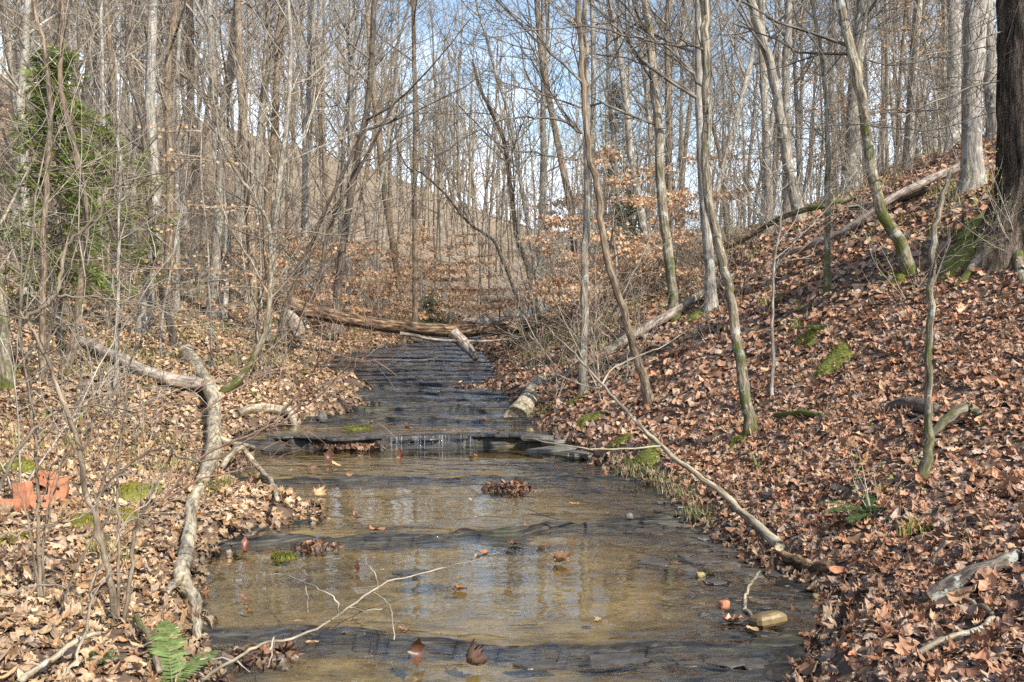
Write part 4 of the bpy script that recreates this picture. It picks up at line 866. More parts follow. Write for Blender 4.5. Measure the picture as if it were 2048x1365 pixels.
bush('tall arching grey-stemmed bush rising from the near left bank', B, [
    ([(236, 1255), (220, 1157), (195, 1050), (169, 973), (156, 880), (123, 798), (97, 727), (67, 665), (40, 625), (0, 575)], dB, dB+.1, 20),
    ([(52, 637), (85, 615), (113, 590), (122, 545), (135, 490), (170, 455), (205, 425), (212, 385), (250, 365), (300, 350), (345, 345)], dB+.05, dB+.3, 12),
    ([(113, 592), (179, 595), (256, 606), (359, 619), (449, 626)], dB+.1, dB+.3, 5),
    ([(246, 1262), (261, 1152), (272, 1050), (292, 1014), (318, 957), (343, 911), (352, 890)], dB, dB-.1, 13),
    ([(190, 1000), (240, 945), (287, 911), (333, 890), (359, 916), (436, 916), (492, 880), (564, 834), (661, 762), (703, 732)], dB, dB-.3, 9),
    ([(232, 1240), (238, 1100), (235, 1000), (240, 900), (250, 800), (252, 740)], dB, dB+.1, 10),
    ([(113, 1239), (149, 1137), (205, 1050), (225, 998), (220, 962), (190, 900), (215, 830), (260, 790)], dB, dB+.1, 8),
    ([(87, 690), (128, 653), (179, 647), (231, 635), (282, 622), (360, 600)], dB, dB+.2, 5)], 'stem', 1, 1.0)
B = hit(85, 1203); dB = B.y
bush('straight upright multi-stemmed bush in front of the broken bricks', B, [
    ([(85, 1203), (77, 1101), (77, 1024), (74, 947), (72, 885), (67, 819), (61, 767), (50, 700)], dB, dB+.1, 12),
    ([(90, 1180), (88, 1060), (112, 975), (135, 900), (165, 850), (190, 780)], dB, dB+.2, 7),
    ([(80, 1160), (60, 1060), (35, 970), (0, 900)], dB, dB, 7),
    ([(0, 978), (46, 885), (90, 840), (123, 819), (170, 812), (220, 814), (300, 830), (360, 850)], dB-.2, dB, 10),
    ([(79, 1110), (100, 1050), (95, 960), (55, 900), (40, 830)], dB, dB, 5)], 'stem', 2, .9)
B = hit(160, 1330); dB = B.y
bush('pale curved-stem bush at the bottom left corner', B, [
    ([(128, 1372), (154, 1306), (179, 1229), (190, 1157), (220, 1116), (246, 1050), (300, 1000), (320, 960)], dB-.15, dB, 10),
    ([(0, 1075), (60, 1058), (110, 1052), (170, 1030), (205, 990), (232, 955), (300, 950)], dB-.1, dB, 7),
    ([(0, 1190), (60, 1175), (120, 1170), (150, 1190), (180, 1240)], dB-.3, dB-.1, 6)], 'twig', 3, .7)
P = [at(36, 1368, 3.4), at(92, 1326, 3.5), at(154, 1285, 3.7), at(200, 1265, 3.9)]
log_thing('fallen_branch', 'smooth pale stick lying at the bottom left corner', P, [.014, .013, .012, .009], 'dead', cat='branch', k=8)
P = [gl_(269, 1262, .05), gl_(292, 1296, .07), gl_(310, 1340, .06), gl_(320, 1368, .04)]
log_thing('fallen_branch', 'dark curved root arching beside the near fern', P, [.014, .016, .015, .012], 'brown', cat='branch', k=8)
B = hit(330, 1000)
bush('reddish bare bush spreading twigs over the left part of the stream', B, [
    ([(330, 1000), (400, 915), (510, 864), (576, 812), (616, 757), (634, 732), (640, 700), (642, 655), (630, 625), (616, 590)], 5, 4.6, 8),
    ([(510, 864), (560, 850), (600, 815), (634, 798), (667, 765), (704, 743), (733, 710), (744, 662), (741, 600), (735, 560)], 4.8, 4.4, 6),
    ([(612, 757), (638, 743), (678, 699), (700, 655), (700, 629)], 4.6, 4.4, 4),
    ([(704, 743), (711, 739), (724, 717), (715, 680)], 4.5, 4.3, 4),
    ([(330, 1000), (400, 960), (460, 945), (520, 930), (600, 900)], 5, 4.8, 6),
    ([(400, 915), (380, 850), (440, 800), (550, 740), (555, 770), (545, 840)], 5, 4.8, 5),
    ([(330, 1000), (350, 900), (360, 820), (420, 760), (500, 730), (600, 640), (640, 560)], 5, 5.2, 5)], 'twigred', 4, .7)
rg = np.random.default_rng(3)
for i, (px, py, h, k) in enumerate([(30, 1000, 1, 0), (150, 880, 1, 4), (60, 840, 1, 1), (300, 900, .9, 2), (200, 800, 1, 5), (480, 780, .9, 6), (560, 730, .9, 0)]):
    B = hit(px, py); t = link('shrub', BV[k], None, B); t.rotation_euler = (0, 0, i*1.3); t.scale = (h, h, h)
    tag(t, 'leafless twiggy shrub, one of the many on the left bank', 'shrub', 'leafless shrubs on the left bank')
for i, (px, py, h, k) in enumerate([(1105, 800, .8, 2), (1080, 770, .9, 6), (1130, 760, .9, 0), (1060, 745, .8, 6), (1100, 735, .9, 7), (1140, 700, 1, 2), (1210, 780, .8, 6)]):
    B = hit(px, py); t = link('shrub', BV[k], None, B); t.rotation_euler = (0, 0, i*1.3); t.scale = (h, h, h)
    tag(t, 'leafless twiggy shrub, one of the many on the right bank and slope', 'shrub', 'leafless shrubs on the right bank')

# ------------------------------------------------------------------ moss, grass, ferns, bricks, stones
def moss_patch(label, px, py, wx, wy, seed, on_rock=False, col=(.36, .36, .045)):
    lo = .45 if on_rock else 1
    c = hit(px, py, on_rock); rg = np.random.default_rng(seed); a = wx*c.y/FPX/2; b_ = max(a*.8, wy*c.y/FPX/2*2.2)
    b_ = min(b_, a*1.8)
    n = 28; nr = 9; V = []; F = []
    ph = rg.uniform(0, 6.28, 4)
    base = level if on_rock else Hg
    def rim(th): return 1+.22*math.sin(2*th+ph[0])+.16*math.sin(3*th+ph[1])+.12*math.sin(5*th+ph[2])+.08*math.sin(9*th+ph[3])
    pts = []
    for j in range(nr+1):
        for i in range(n):
            th = 2*math.pi*i/n; r = j/nr*rim(th); pts.append((c.x+a*r*math.cos(th), c.y+b_*r*math.sin(th), j/nr))
    pts = np.array(pts); g = np.maximum(Hg(pts[:, 0], pts[:, 1]), level(pts[:, 0], pts[:, 1]) if on_rock else -9)
    hh = lo*(.03+.12*min(a, .25))*(1-pts[:, 2]**2)**.6*(.6+.8*vn(pts[:, 0]*14, pts[:, 1]*14, seed))
    z = g+hh-.012*(pts[:, 2] > .98)+.004
    V = np.stack([pts[:, 0], pts[:, 1], z], -1)-np.array(c)
    for j in range(nr):
        for i in range(n): F.append((j*n+i, j*n+(i+1) % n, (j+1)*n+(i+1) % n, (j+1)*n+i))
    t = thing('moss_patch', c, label, 'moss'); link('cushion', mkmesh('cushion', V, F, mats=[M['moss']]), t)
    m_ = int(min(2600, 900+14000*a*b_)); th = rg.uniform(0, 6.28, m_); r = np.sqrt(rg.random(m_))*1.02
    rr = np.array([rim(q) for q in th]); x = c.x+a*r*rr*np.cos(th); y = c.y+b_*r*rr*np.sin(th)
    g = np.maximum(Hg(x, y), level(x, y) if on_rock else -9); zz = g+lo*(.03+.12*min(a, .25))*np.clip(1-r**2, 0, 1)**.6*(.6+.8*vn(x*14, y*14, seed))
    p = np.stack([x, y, zz], -1)-np.array(c); d = np.stack([rg.normal(0, .5, m_), rg.normal(0, .5, m_), np.ones(m_)], -1); L_ = rg.uniform(.008, .026, m_)[:, None]
    s_ = np.stack([np.cos(th*7), np.sin(th*7), np.zeros(m_)], -1)*.0035
    V = np.stack([p-s_, p+s_, p+d*L_], 1).reshape(-1, 3)
    cc = np.array(col)*rg.uniform(.5, 1.35, (m_, 1))*np.stack([rg.uniform(.8, 1.25, m_), np.ones(m_), np.ones(m_)], -1)
    link('shoots', mkmesh('shoots', V, F3=np.arange(3*m_).reshape(-1, 3), mats=[M['green']], smooth=False, col=np.repeat(cc, 3, 0)), t)
for i, (lb, px, py, wx, wy, rk) in enumerate([
    ('bright yellow-green moss cushion near the foot of the straight grey tree', 1180, 842, 60, 22, 0),
    ('large green moss cushion on the right bank edge above the grass', 1290, 918, 85, 34, 0),
    ('small moss cushion on the bank just left of the large one', 1235, 893, 45, 16, 0),
    ('long moss strip on the right slope, in the open leaf litter', 1672, 722, 60, 30, 0),
    ('moss on the root at the foot of the leaning mossy tree', 1474, 888, 26, 30, 0),
    ('broad moss blanket on the ridge under the furrowed oak', 1945, 492, 140, 60, 0),
    ('mossy patch at the base of the crooked brown tree', 1795, 560, 50, 24, 0),
    ('big yellow moss mound between the bricks and the driftwood', 272, 992, 105, 50, 0),
    ('round moss mound just below the big yellow mound', 255, 1042, 70, 28, 0),
    ('moss mound on the left bank below the bricks', 165, 1055, 60, 22, 0),
    ('flat moss patch behind the bricks at the left edge', 45, 938, 80, 20, 0),
    ('small dark yellow moss tuft cut by the left edge', 4, 1090, 26, 26, 0),
    ('small round moss tuft left of the straight upright bush', 36, 1085, 34, 22, 0),
    ('bright green moss ball near the driftwood pole', 282, 1106, 32, 30, 0),
    ('thin moss strip on the leaf bar beside the cascade', 712, 857, 60, 14, 1),
    ('small moss clump on the ledge in the near water', 566, 1117, 40, 12, 1),
    ('mossy spot at the foot of the curving brown tree', 1160, 800, 40, 14, 0),
    ('mossy strip behind the leaning mossy tree', 1400, 632, 60, 22, 0),
    ('green moss spot high on the right slope below the slope log', 1615, 680, 40, 24, 0)]):
    moss_patch(lb, px, py, wx, wy, 900+i, bool(rk), (.33, .29, .045) if px < 500 else (.19, .21, .045))

def blades(pos, rg, n, L_, wd, spread, cols):
    V = []; F = []; F3 = []; C = []; off = 0
    for q in range(n):
        p = pos[rg.integers(len(pos))]+rg.normal(0, 1, 3)*np.array([spread, spread, 0]); a = rg.uniform(0, 6.28); l = L_*rg.uniform(.5, 1.3)
        o_ = np.array([math.cos(a), math.sin(a), 0]); s_ = np.array([-o_[1], o_[0], 0])*wd; c = cols[rg.integers(len(cols))]*rg.uniform(.7, 1.3); lean = rg.uniform(.2, 1)
        pts = [p+o_*l*lean*.9*t*t+np.array([0, 0, l*(t-.45*lean*t*t*t)]) for t in (0, .35, .7, 1)]
        V += [pts[0]-s_, pts[0]+s_, pts[1]-s_*.9, pts[1]+s_*.9, pts[2]-s_*.6, pts[2]+s_*.6, pts[3]]; C += [c]*7
        F += [(off, off+1, off+3, off+2), (off+2, off+3, off+5, off+4)]; F3.append((off+4, off+5, off+6)); off += 7
    return np.array(V), F, F3, np.array(C)
rg = np.random.default_rng(55); P = []
for (px, py) in [(1285, 975), (1300, 990), (1265, 955), (1320, 1010), (1340, 985), (1365, 1005), (1300, 945), (1245, 925), (1400, 1030), (1415, 1040), (1380, 970), (1335, 960), (1395, 1000), (1275, 1000), (1330, 1030)]:
    P.append(np.array(hit(px, py)))
cg = np.array([(.30, .27, .12), (.16, .20, .05), (.42, .36, .20), (.10, .15, .04), (.5, .42, .26)])
V, F, F3, C = blades(P, rg, 1700, .085, .0024, .08, cg)
tag(link('grass', mkmesh('grass', V, F, F3, mats=[M['green']], smooth=False, col=C)), kind='stuff')
P = [np.array(hit(a, b)) for a, b in [(425, 985), (405, 990), (450, 975), (1842, 1072), (620, 700), (470, 760), (250, 800), (290, 780), (200, 1110), (240, 1130), (330, 890), (1100, 820), (1090, 835)]]
V, F, F3, C = blades(P, rg, 500, .11, .003, .05, np.array([(.12, .18, .04), (.25, .27, .06), (.38, .34, .1)]))
tag(link('grass', mkmesh('grass', V, F, F3, mats=[M['green']], smooth=False, col=C)), kind='stuff')
# yellow-green spring growth scattered thinly on both banks
P = []
while len(P) < 1150:
    d = math.sqrt(rg.uniform(49, 900)); u = rg.uniform(-.54, .54); x = u*d
    if eL(d)-.5 < x < eR(d)+.5: continue
    if fbm(x*.6, d*.6, 99, 2) < (.46 if x < 0 else .6): continue
    P.append(np.array([x, d, G(x, d)]))
V, F, F3, C = blades(P, rg, 21000, .15, .005, .16, np.array([(.22, .25, .05), (.15, .2, .04), (.36, .33, .08), (.44, .36, .2)]))
tag(link('undergrowth', mkmesh('undergrowth', V, F, F3, mats=[M['green']], smooth=False, col=C)), kind='stuff')

def fern(label, px, py, L_, fr_, seed, col=(.07, .13, .035)):
    c = hit(px, py); rg = np.random.default_rng(seed); t = thing('fern', c, label, 'fern')
    for (az, el, sc_) in fr_:
        V = []; F = []; F3 = []; C = []; off = 0; n = 24
        az_ = R_(az); o_ = np.array([math.cos(az_), math.sin(az_), 0]); s_ = np.array([-o_[1], o_[0], 0]); l = L_*sc_
        def pt(t): return o_*l*t*math.cos(R_(el))+np.array([0, 0, l*(math.sin(R_(el))*t-.35*t*t)+.02])
        for i in range(n):
            tt = .08+.92*i/n; p = pt(tt); tn = nrm(pt(tt+.02)-p); w_ = l*.22*(math.sin(math.pi*min(1, tt*.85+.12))**.8)*(1-tt*.25)
            for sg in (-1, 1):
                e = nrm(s_*sg+tn*.35+np.array([0, 0, -.12+rg.normal(0, .08)])); wd = l*.018
                V += [p-tn*wd*.6, p+tn*wd*.6, p+e*w_*.5+tn*wd, p+e*w_*.5-tn*wd*.8, p+e*w_]; F.append((off, off+1, off+2, off+3)); F3.append((off+3, off+2, off+4)); off += 5
                C += [np.array(col)*rg.uniform(.75, 1.3)]*5
        for i in range(10):
            p = pt(i/10); q = pt((i+1)/10); V += [p-s_*.002, p+s_*.002, q+s_*.002, q-s_*.002]; F.append((off, off+1, off+2, off+3)); off += 4; C += [np.array((.2, .2, .06))]*4
        link('frond', mkmesh('frond', np.array(V), F, F3, mats=[M['green']], smooth=False, col=np.array(C)), t)
fern('dark green fern under the budding shrub on the right bank', 1740, 1040, .36, [(200, 25, 1), (165, 30, .9), (230, 20, .9), (60, 35, .9), (20, 30, .8), (250, 40, .7)], 1)
fern('bright green fern frond at the bottom edge beside the dark root', 345, 1385, .42, [(115, 50, 1.0), (60, 35, .7), (150, 30, .8), (200, 30, .6)], 2, (.17, .23, .07))
fern('small fern high on the right slope below the slope log', 1640, 668, .34, [(200, 25, 1), (150, 35, .9), (30, 35, .8), (260, 30, .9)], 3, (.05, .12, .02))
fern('small fern on the near left bank under the bushes', 205, 1335, .10, [(0, 30, 1), (72, 30, 1), (144, 30, 1), (216, 30, .9), (288, 30, 1), (30, 60, .8)], 4, (.07, .15, .03))
# budding shrub
def budding(label, base, h, n, seed, mt='twigpale'):
    rg = np.random.default_rng(seed); t = thing('budding_shrub', base, label, 'shrub'); tb = TB(); sp = dict(TREE); sp.update(wander=.12, trop=.05, dens=[0, 9, 7, 5], ang=(30, 70), rmin=.001)
    for q in range(n): grow(tb, rg, (0, 0, -.02), (rg.normal(0, .35), rg.normal(0, .35), 1), h*rg.uniform(.7, 1.1), .004, 2, sp, n=7)
    pos = []
    for (nn, k, _), lst in tb.g.items():
        for a, b in lst:
            if b[0] < .003:
                for q in a[1:]: pos.append(q)
    pos = np.array(pos); pos = pos[rg.random(len(pos)) < .5]
    link('stems', tb.mesh('stems', [M[mt]]), t); m_ = len(pos)
    link('foliage', lay_leaves('foliage', pos, rg.normal(0, 1, (m_, 3))+np.array([0, 0, 1.]), rg.uniform(.010, .024, m_), np.array([(.38, .48, .06)])*rg.uniform(.7, 1.2, (m_, 1)), 1, M['green'], seed, ntemp=4), t)
budding('budding yellow-green shrub above the dark fern on the right bank', hit(1745, 1035), .42, 6, 1)
budding('budding shrub with yellow-green leaves in front of the furrowed oak', hit(2040, 520), .9, 6, 2)
budding('budding shrub on the slope left of the broken sapling', hit(1815, 600), .8, 5, 3)
budding('small yellow-budding shrub near the left end of the log bridge', hit(500, 720), 1.2, 6, 4, 'twig')
budding('fresh green budding shrub at the foot of the straight grey tree', hit(1195, 760), .9, 5, 5)
budding('yellow-budding shrub high on the left bank', hit(390, 640), 1.4, 5, 6, 'twig')

def brick(label, loc, rot, dims=(.19, .09, .057), holes=3):
    cu = bpy.data.curves.new('b', 'CURVE'); cu.dimensions = '2D'; cu.fill_mode = 'BOTH'; cu.extrude = dims[2]/2; cu.bevel_depth = .002; cu.bevel_resolution = 1
    def spl(pts):
        s = cu.splines.new('POLY'); s.points.add(len(pts)-1); s.use_cyclic_u = True
        for p, q in zip(s.points, pts): p.co = (*q, 0, 1)
    a, b_ = dims[0]/2, dims[1]/2; rg = random.Random(int(loc[0]*100))
    spl([(-a, -b_), (-a*.3, -b_), (a*.5, -b_+.002), (a-rg.random()*.012, -b_), (a, -b_*.3), (a-.004, b_*.5), (a-.01, b_), (a*.2, b_-.002), (-a, b_)])
    for h in range(holes):
        cx = (h-(holes-1)/2)*dims[0]*.28; spl([(cx+.0145*math.cos(t*math.pi/8), .0145*math.sin(t*math.pi/8)) for t in range(16)])
    ob = bpy.data.objects.new('b', cu); COL.objects.link(ob); dg = bpy.context.evaluated_depsgraph_get()
    me = bpy.data.meshes.new_from_object(ob.evaluated_get(dg)); bpy.data.objects.remove(ob); me.materials.clear(); me.materials.append(M['brick'])
    o = link('brick', me, None, loc); o.rotation_euler = Euler(rot); tag(o, label, 'brick', 'broken red bricks')
def lifted(px, py, up): h = hit(px, py); return (h.x, h.y, h.z+up)
brick('red brick with round core holes standing on edge, rightmost of the bricks', lifted(118, 1002, .075), (R_(82), R_(6), R_(10)), (.11, .15, .06), 1)
brick('red brick standing upright in the middle of the brick pile', lifted(48, 1016, .075), (R_(85), R_(-8), R_(-12)), (.10, .17, .06), 0)
brick('red brick fragment lying low between the two upright bricks', lifted(82, 1016, .04), (R_(80), R_(3), R_(25)), (.13, .08, .06), 2)
brick('red brick lying flat and cut by the left edge', lifted(6, 1025, .03), (R_(4), R_(3), R_(20)), (.20, .09, .06), 3)
brick('red brick lying tilted behind the upright ones', lifted(92, 985, .07), (R_(60), R_(10), R_(-30)), (.16, .09, .057), 3)

def stone(label, c, dims, mt, seed, name='stone', cat='stone', rz=0, pw=.8, group=None):
    rg = np.random.default_rng(seed); nu, nv = 12, 7; V = []; F = []
    fr = rg.normal(0, 1, (6, 3)); ph = rg.uniform(0, 6.28, 6)
    for j in range(nv+1):
        for i in range(nu):
            th = 2*math.pi*i/nu; f = math.pi*j/nv; p = np.array([math.sin(f)*math.cos(th), math.sin(f)*math.sin(th), math.cos(f)])
            r = 1+sum(.085*math.sin(fr[k] @ p*2.2+ph[k]) for k in range(6)); q = p*r; q = np.sign(q)*np.abs(q)**pw
            V.append(q*np.array(dims)/2)
    for j in range(nv):
        for i in range(nu): F.append((j*nu+i, j*nu+(i+1) % nu, (j+1)*nu+(i+1) % nu, (j+1)*nu+i))
    o = link(name, mkmesh(name, V, F, mats=[M[mt]], smooth=False), None, c); o.rotation_euler = (rg.normal(0, .06), rg.normal(0, .06), rz); return tag(o, label, cat, group)
def wp(px, py, up=0): h = hit(px, py, True); return (h.x, h.y, h.z+up)
stone('flat rounded tan stone lying in the shallows at the lower right', wp(1532, 1250, .02), (.17, .12, .065), 'tan', 1, rz=.3, pw=.68)
stone('small blocky orange stone left of the flat tan stone', wp(1447, 1216, .012), (.055, .045, .04), 'brick', 2, rz=.5, pw=.45)
stone('pale oval pebble, left one of two beside the shale edge', wp(1400, 1155, .008), (.048, .04, .03), 'yellow', 3)
stone('greenish pale pebble, right one of two beside the shale edge', wp(1423, 1147, .008), (.04, .035, .03), 'yellow', 4)
stone('small round brown pebble near the driftwood chunk', wp(1630, 1198, .01), (.035, .03, .03), 'tan', 5)
stone('yellow stone in the water under the arching grey branch', wp(521, 960, .02), (.10, .08, .07), 'yellow', 6)
stone('yellow stone against the driftwood pole at the left waterline', wp(404, 1152, .015), (.065, .06, .04), 'yellow', 7)
stone('dark round stone on the leaf bar left of the cascade', wp(645, 842, .04), (.12, .10, .12), 'slatedry', 8)
stone('dull flat olive stone at the far left under the bricks', hit(8, 1030), (.10, .08, .06), 'slatedry', 9)
stone('small grey-brown stone in the water below the right grass', wp(1258, 1040, .01), (.06, .045, .045), 'slatedry', 10)

def slab(label, c, wx, wy, th, seed, mt='slate', group=None, tilt=.03, name='shale_plate'):
    rg = np.random.default_rng(seed); n = 11; a = np.sort(rg.uniform(0, 6.28, n)); r = rg.uniform(.72, 1.08, n)
    top = [(math.cos(t)*q*wx/2, math.sin(t)*q*wy/2) for t, q in zip(a, r)]
    bm = bmesh.new(); rings = []
    for (z, s) in ((-.6*th, .93), (-.15*th, 1.03), (.05*th, .99), (.3*th, 1.0), (.4*th, .96)):
        rings.append([bm.verts.new((x*s+rg.normal(0, .002), y*s+rg.normal(0, .002), z)) for x, y in top])
    for A_, B_ in zip(rings[:-1], rings[1:]):
        for i in range(n): bm.faces.new((A_[i], A_[(i+1) % n], B_[(i+1) % n], B_[i]))
    bm.faces.new(rings[-1]); bm.faces.new(rings[0][::-1])
    me = bpy.data.meshes.new(name); bm.to_mesh(me); bm.free(); me.materials.append(M[mt])
    o = link(name, me, None, c); o.rotation_euler = (rg.normal(0, tilt), rg.normal(0, tilt), 0); return tag(o, label, 'rock slab', group)
rg = np.random.default_rng(8)
for i in range(110):
    y = rg.uniform(4.1, 7.4); ap = float(np.interp(y, [3, 5.6, 6.6, 8], [.80, .7, .45, .2])); x = float(eR(y))+.05-ap*rg.random()**1.3
    s = .06+.16*rg.random()**2
    if y < 4.8 and rg.random() < .5: continue
    slab('thin flat grey shale plate, one of those paving the right waterline', (x, y, float(level(np.array([x]), np.array([y]))[0])+rg.uniform(-.012, .004)), s*rg.uniform(1, 1.6), s, rg.uniform(.007, .013), i, 'slate' if rg.random() < .8 else 'slatedry', 'shale plates along the right waterline', .025)
for i, (px, py, wx, wy, up, lb) in enumerate([
    (1110, 905, .62, .4, .03, 'broad layered shale shelf, lowest of the stack at the right end of the ledge'),
    (1095, 893, .52, .34, .07, 'middle shale slab of the stack at the right end of the ledge'),
    (1080, 884, .42, .28, .11, 'top shale slab of the stack at the right end of the ledge'),
    (1150, 915, .4, .3, .03, 'low shale slab between the ledge stack and the moss cushions')]):
    h = hit(px, py, True); slab(lb, (h.x, h.y, float(level(np.array([h.x]), np.array([9.7]))[0])+up), wx, wy, .05, 700+i, 'slatedry', None, .03)
for i, (px, py, s, lb) in enumerate([(830, 1146, .26, 'flat slate plate just breaking the surface in the middle of the near pool'), (1230, 1320, .30, 'broad dark slate plate breaking the surface at the bottom of the stream'), (1080, 1330, .22, 'dark slate plate left of the broad one at the bottom of the stream'),
                                      (610, 872, .5, 'wet dark slab at the left foot of the leaf bar'), (560, 900, .4, 'dark mossy slab at the left end of the ledge'), (850, 905, .18, 'small dark slab under the little waterfall')]):
    slab(lb, wp(px, py, -.004), s*1.0, s*.6, .014, 720+i, 'slate', None, .03)

# plates that form the overhanging lip of the main ledge
rg = np.random.default_rng(66)
for i, px in enumerate([575, 640, 690, 745, 800, 850, 905, 960, 1010, 1045]):
    x = (px-1024)/FPX*10.1; yy = np.arange(9.2, 10.9, .01); lv = level(np.full(len(yy), x), yy, wd=.014); yl = yy[np.argmax(np.diff(lv))]; zt = lv[min(int(np.argmax(np.diff(lv)))+8, len(lv)-1)]
    fall = 790 < px < 945
    slab('dark wet shale plate, one of those overhanging along the lip of the main ledge', (x, yl+.07, zt+(-.026 if fall else -.006)+rg.uniform(-.006, .004)), rg.uniform(.34, .5), rg.uniform(.24, .34), .035, 800+i, 'slate', 'shale plates along the lip of the main ledge', .02)

# little waterfall strands at the main ledge
rg = np.random.default_rng(4); t = None; x0 = (790-1024)/FPX*10.1; x1 = (945-1024)/FPX*10.1
V = []; F = []; off = 0
CL = [x0+.03, x0+.22, x0+.27, x1-.36, x1-.3, x1-.1]
for q in range(40):
    x = rg.choice(CL)+rg.normal(0, .035)
    yy = np.arange(9.4, 10.6, .01); lv = level(np.full(len(yy), x), yy, off=.035); k_ = np.argmax(np.diff(lv)); yl = yy[k_]
    zt = lv[min(k_+6, len(lv)-1)]; zb = lv[max(k_-8, 0)]; wd = rg.uniform(.001, .005)
    for s in range(6):
        f = s/5; V += [(x-wd*(1-f*.4)+rg.normal(0, .001), yl+.03-.05*f**.5-.012*rg.random(), zt+(zb-zt)*f), (x+wd*(1-f*.4), yl+.03-.05*f**.5-.012, zt+(zb-zt)*f)]
    for s in range(5): F.append((off+2*s, off+2*s+1, off+2*s+3, off+2*s+2))
    off += 12
o = link('waterfall', mkmesh('waterfall', np.array(V), F, mats=[M['foam']])); tag(o, 'thin white strands of water spilling over the dark rock ledge', 'waterfall')

# single leaves and clumps on the water
def big_leaf(label, px, py, size, col, curl, seed, up=.01, tiltx=0., tilty=0., rz=None, wet=False):
    rg = np.random.default_rng(seed); V, F = leaf_template([1, 0, 1, 2][seed % 4], rg, curl, .2, 0); V = V*size
    me = mkmesh('fallen_leaf', V, F, mats=[M['wetleaf' if wet else 'leaf']], smooth=True, col=np.array(col))
    o = link('fallen_leaf', me, None, wp(px, py, up)); o.rotation_euler = (tiltx, tilty, rz if rz is not None else rg.uniform(0, 6.28)); tag(o, label, 'leaf', 'single leaves lying in the stream')
DB = (.11, .05, .028); TN = (.5, .32, .17); OR = (.36, .17, .08); RD = (.15, .055, .03)
for i, a in enumerate([
    ('large curled dark brown leaf standing in the water near the bottom edge', 832, 1332, .12, DB, 2.2, .05, 1.25, .1, .2), ('smaller curled brown leaf right of the large curled one near the bottom edge', 935, 1340, .12, DB, 1.8, .03, .8, .5, 1.2),
    ('dark curled leaf floating left of center above the pool', 655, 928, .17, DB, 1.5, .03, .7, .2, .3), ('tan leaf touching the dark curled leaf above the pool', 673, 937, .13, TN, .8, .02, .3, 0, 1),
    ('round dark red leaf standing on the water below the waterfall', 800, 921, .13, RD, 1.5, .03, 1.1, 0, 0), ('pointed tan leaf standing upright in the upper pool', 638, 993, .12, TN, 1.0, .025, .9, 0, .4),
    ('dark folded leaf on the middle pool left of center', 708, 1040, .12, DB, 1.4, .02, .6, 0, 1), ('orange-brown leaf on the middle ripple, center', 752, 1066, .12, OR, .8, .012, .2, 0, 1.5),
    ('upright dark brown leaf in the near pool, left of center', 714, 1148, .08, DB, 1.5, .02, 1, 0, 0), ('slim orange leaf floating in the middle of the near pool', 920, 1186, .11, OR, .4, .006, 0, .1, 1.4),
    ('salmon leaf drifting below the twiggy branch', 804, 1262, .08, (.42, .2, .13), .2, .004, 0, 0, .9), ('orange leaf on the ripples right of the twiggy branch', 965, 1108, .10, OR, .3, .005, 0, 0, 1.4),
    ('brown leaf left of the tip of the twiggy branch', 1030, 1092, .10, DB, .5, .005, .1, 0, 1.4), ('tan leaf above the red leaves, right of center', 1120, 1128, .13, OR, .7, .01, .2, 0, 1.3),
    ('flat orange leaf beside the orange stone at the lower right', 1470, 1245, .11, OR, .3, .008, 0, 0, 1.5), ('brown leaf between two stones at the lower right', 1505, 1268, .08, TN, .4, .01, 0, 0, .5),
    ('tan curled leaf near the right shore of the middle pool', 1150, 1012, .08, TN, .5, .008, 0, 0, 1.5), ('small tan leaf in the near right water', 1195, 1243, .06, TN, .3, .005, 0, 0, 1.5),
    ('big dark red leaf at the tip of the left leaf pile', 490, 1108, .14, RD, 1.0, .03, .5, .1, .4), ('dark curled leaf on the shelf edge under the left leaf pile', 470, 1075, .13, DB, 1.1, .05, .5, .1, 1.4)]):
    lb, px, py, s, c_, cu_, up, tx, ty, rz = a; big_leaf(lb, px, py, s, c_, cu_, 40+i, up, tx, ty, rz, wet=i not in (3, 5, 13))
LM = []
rg = np.random.default_rng(14)
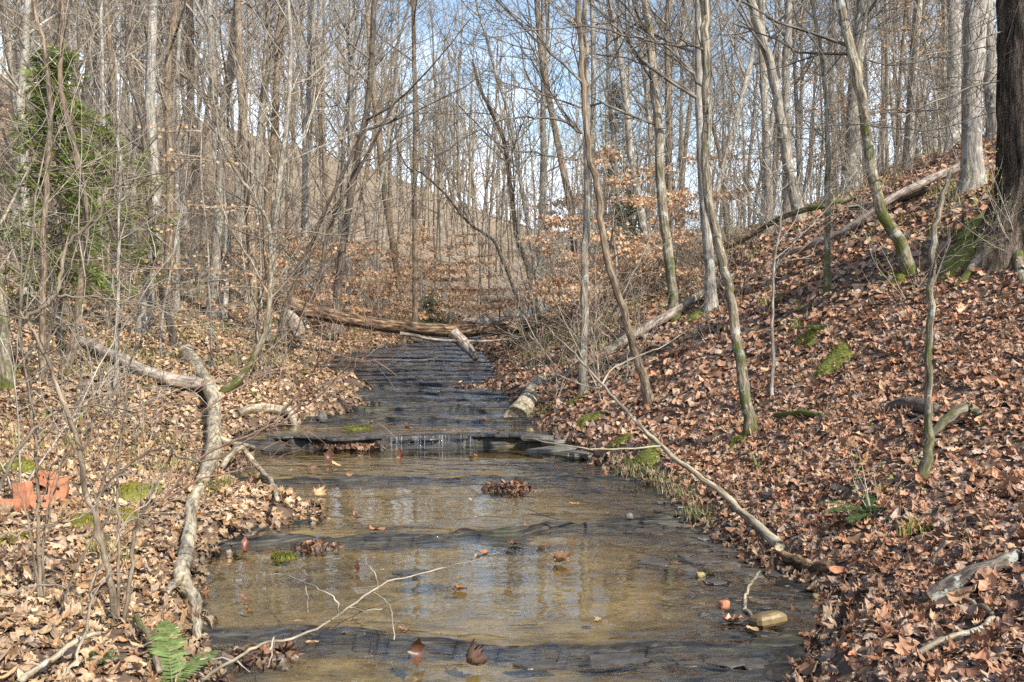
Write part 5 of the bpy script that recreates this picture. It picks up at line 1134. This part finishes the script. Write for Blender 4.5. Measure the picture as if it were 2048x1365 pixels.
for k in range(8):
    V, F = leaf_template([0, 1, 2, 1][k % 4], rg, rg.uniform(.2, 1.4), .2, 0); c_ = [(.30, .14, .07), (.16, .08, .05), (.42, .27, .15), (.24, .10, .05)][k % 4]
    LM.append(mkmesh('fallen_leaf', V*.075, F, mats=[M['wetleaf']], smooth=True, col=np.array(c_)))
nq = 0
while nq < 110:
    y = rg.uniform(4, 20)*(1 if rg.random() < .4 else 1); l = float(eL(y)); r = float(eR(y)); x = rg.uniform(l, r)
    lu_ = float(lip(np.array([x]), np.array([y]))[0])
    if lu_ > .25 and min(x-l, r-x) > .3 and rg.random() < .8: continue
    o = link('fallen_leaf', LM[rg.integers(0, 8)], None, (x, y, float(level(np.array([x]), np.array([y]))[0])+rg.uniform(-.004, .01))); q = rg.uniform(.5, 1.3); o.scale = (q, q, q)
    o.rotation_euler = (rg.normal(0, .3), rg.normal(0, .3), rg.uniform(0, 6.28)); nq += 1
    tag(o, 'small brown leaf, one of the many caught on the ledges and shallows of the stream', 'leaf', 'small leaves caught in the shallows')
def clump(label, px, py, rx, ry, h, n, seed, wet=.5):
    rx *= 1.25; h *= .6
    c = np.array(wp(px, py)); rg = np.random.default_rng(seed); th = rg.uniform(0, 6.28, n); r = rg.random(n)**.6
    p = np.stack([rx*r*np.cos(th), ry*r*np.sin(th), h*(1-r**1.5)*rg.random(n)], -1)
    cc = PAL_R[rg.integers(0, 8, n)]*rg.uniform(.4, 1, (n, 1))*(1-wet*(p[:, 2:]/h < .4))
    nor = np.stack([np.cos(th), np.sin(th), np.full(n, .8)], -1)
    o = link('leaf_clump', lay_leaves('leaf_clump', p, nor, .08*rg.uniform(.6, 1.3, n), cc, 0, M['wetleaf'], seed, tilt=.6), None, tuple(c)); tag(o, label, 'leaf clump')
clump('wet dark leaf clump snagged in mid-stream below the ledge', 1018, 980, .17, .12, .09, 150, 1)
clump('wet leaf clump caught at the bottom edge of the twiggy branch', 520, 1318, .13, .10, .06, 60, 2)
clump('dark wet leaf clump at the tip of the left leaf pile', 630, 1096, .12, .08, .05, 50, 3)
clump('brown leaf clump on the right shore beside the cascade', 968, 777, .35, .25, .12, 220, 4, .3)
clump('leaf clump on the lip of the dark ledge, left of the waterfall', 700, 897, .30, .10, .05, 90, 5, .3)
print('objects', len(bpy.data.objects))
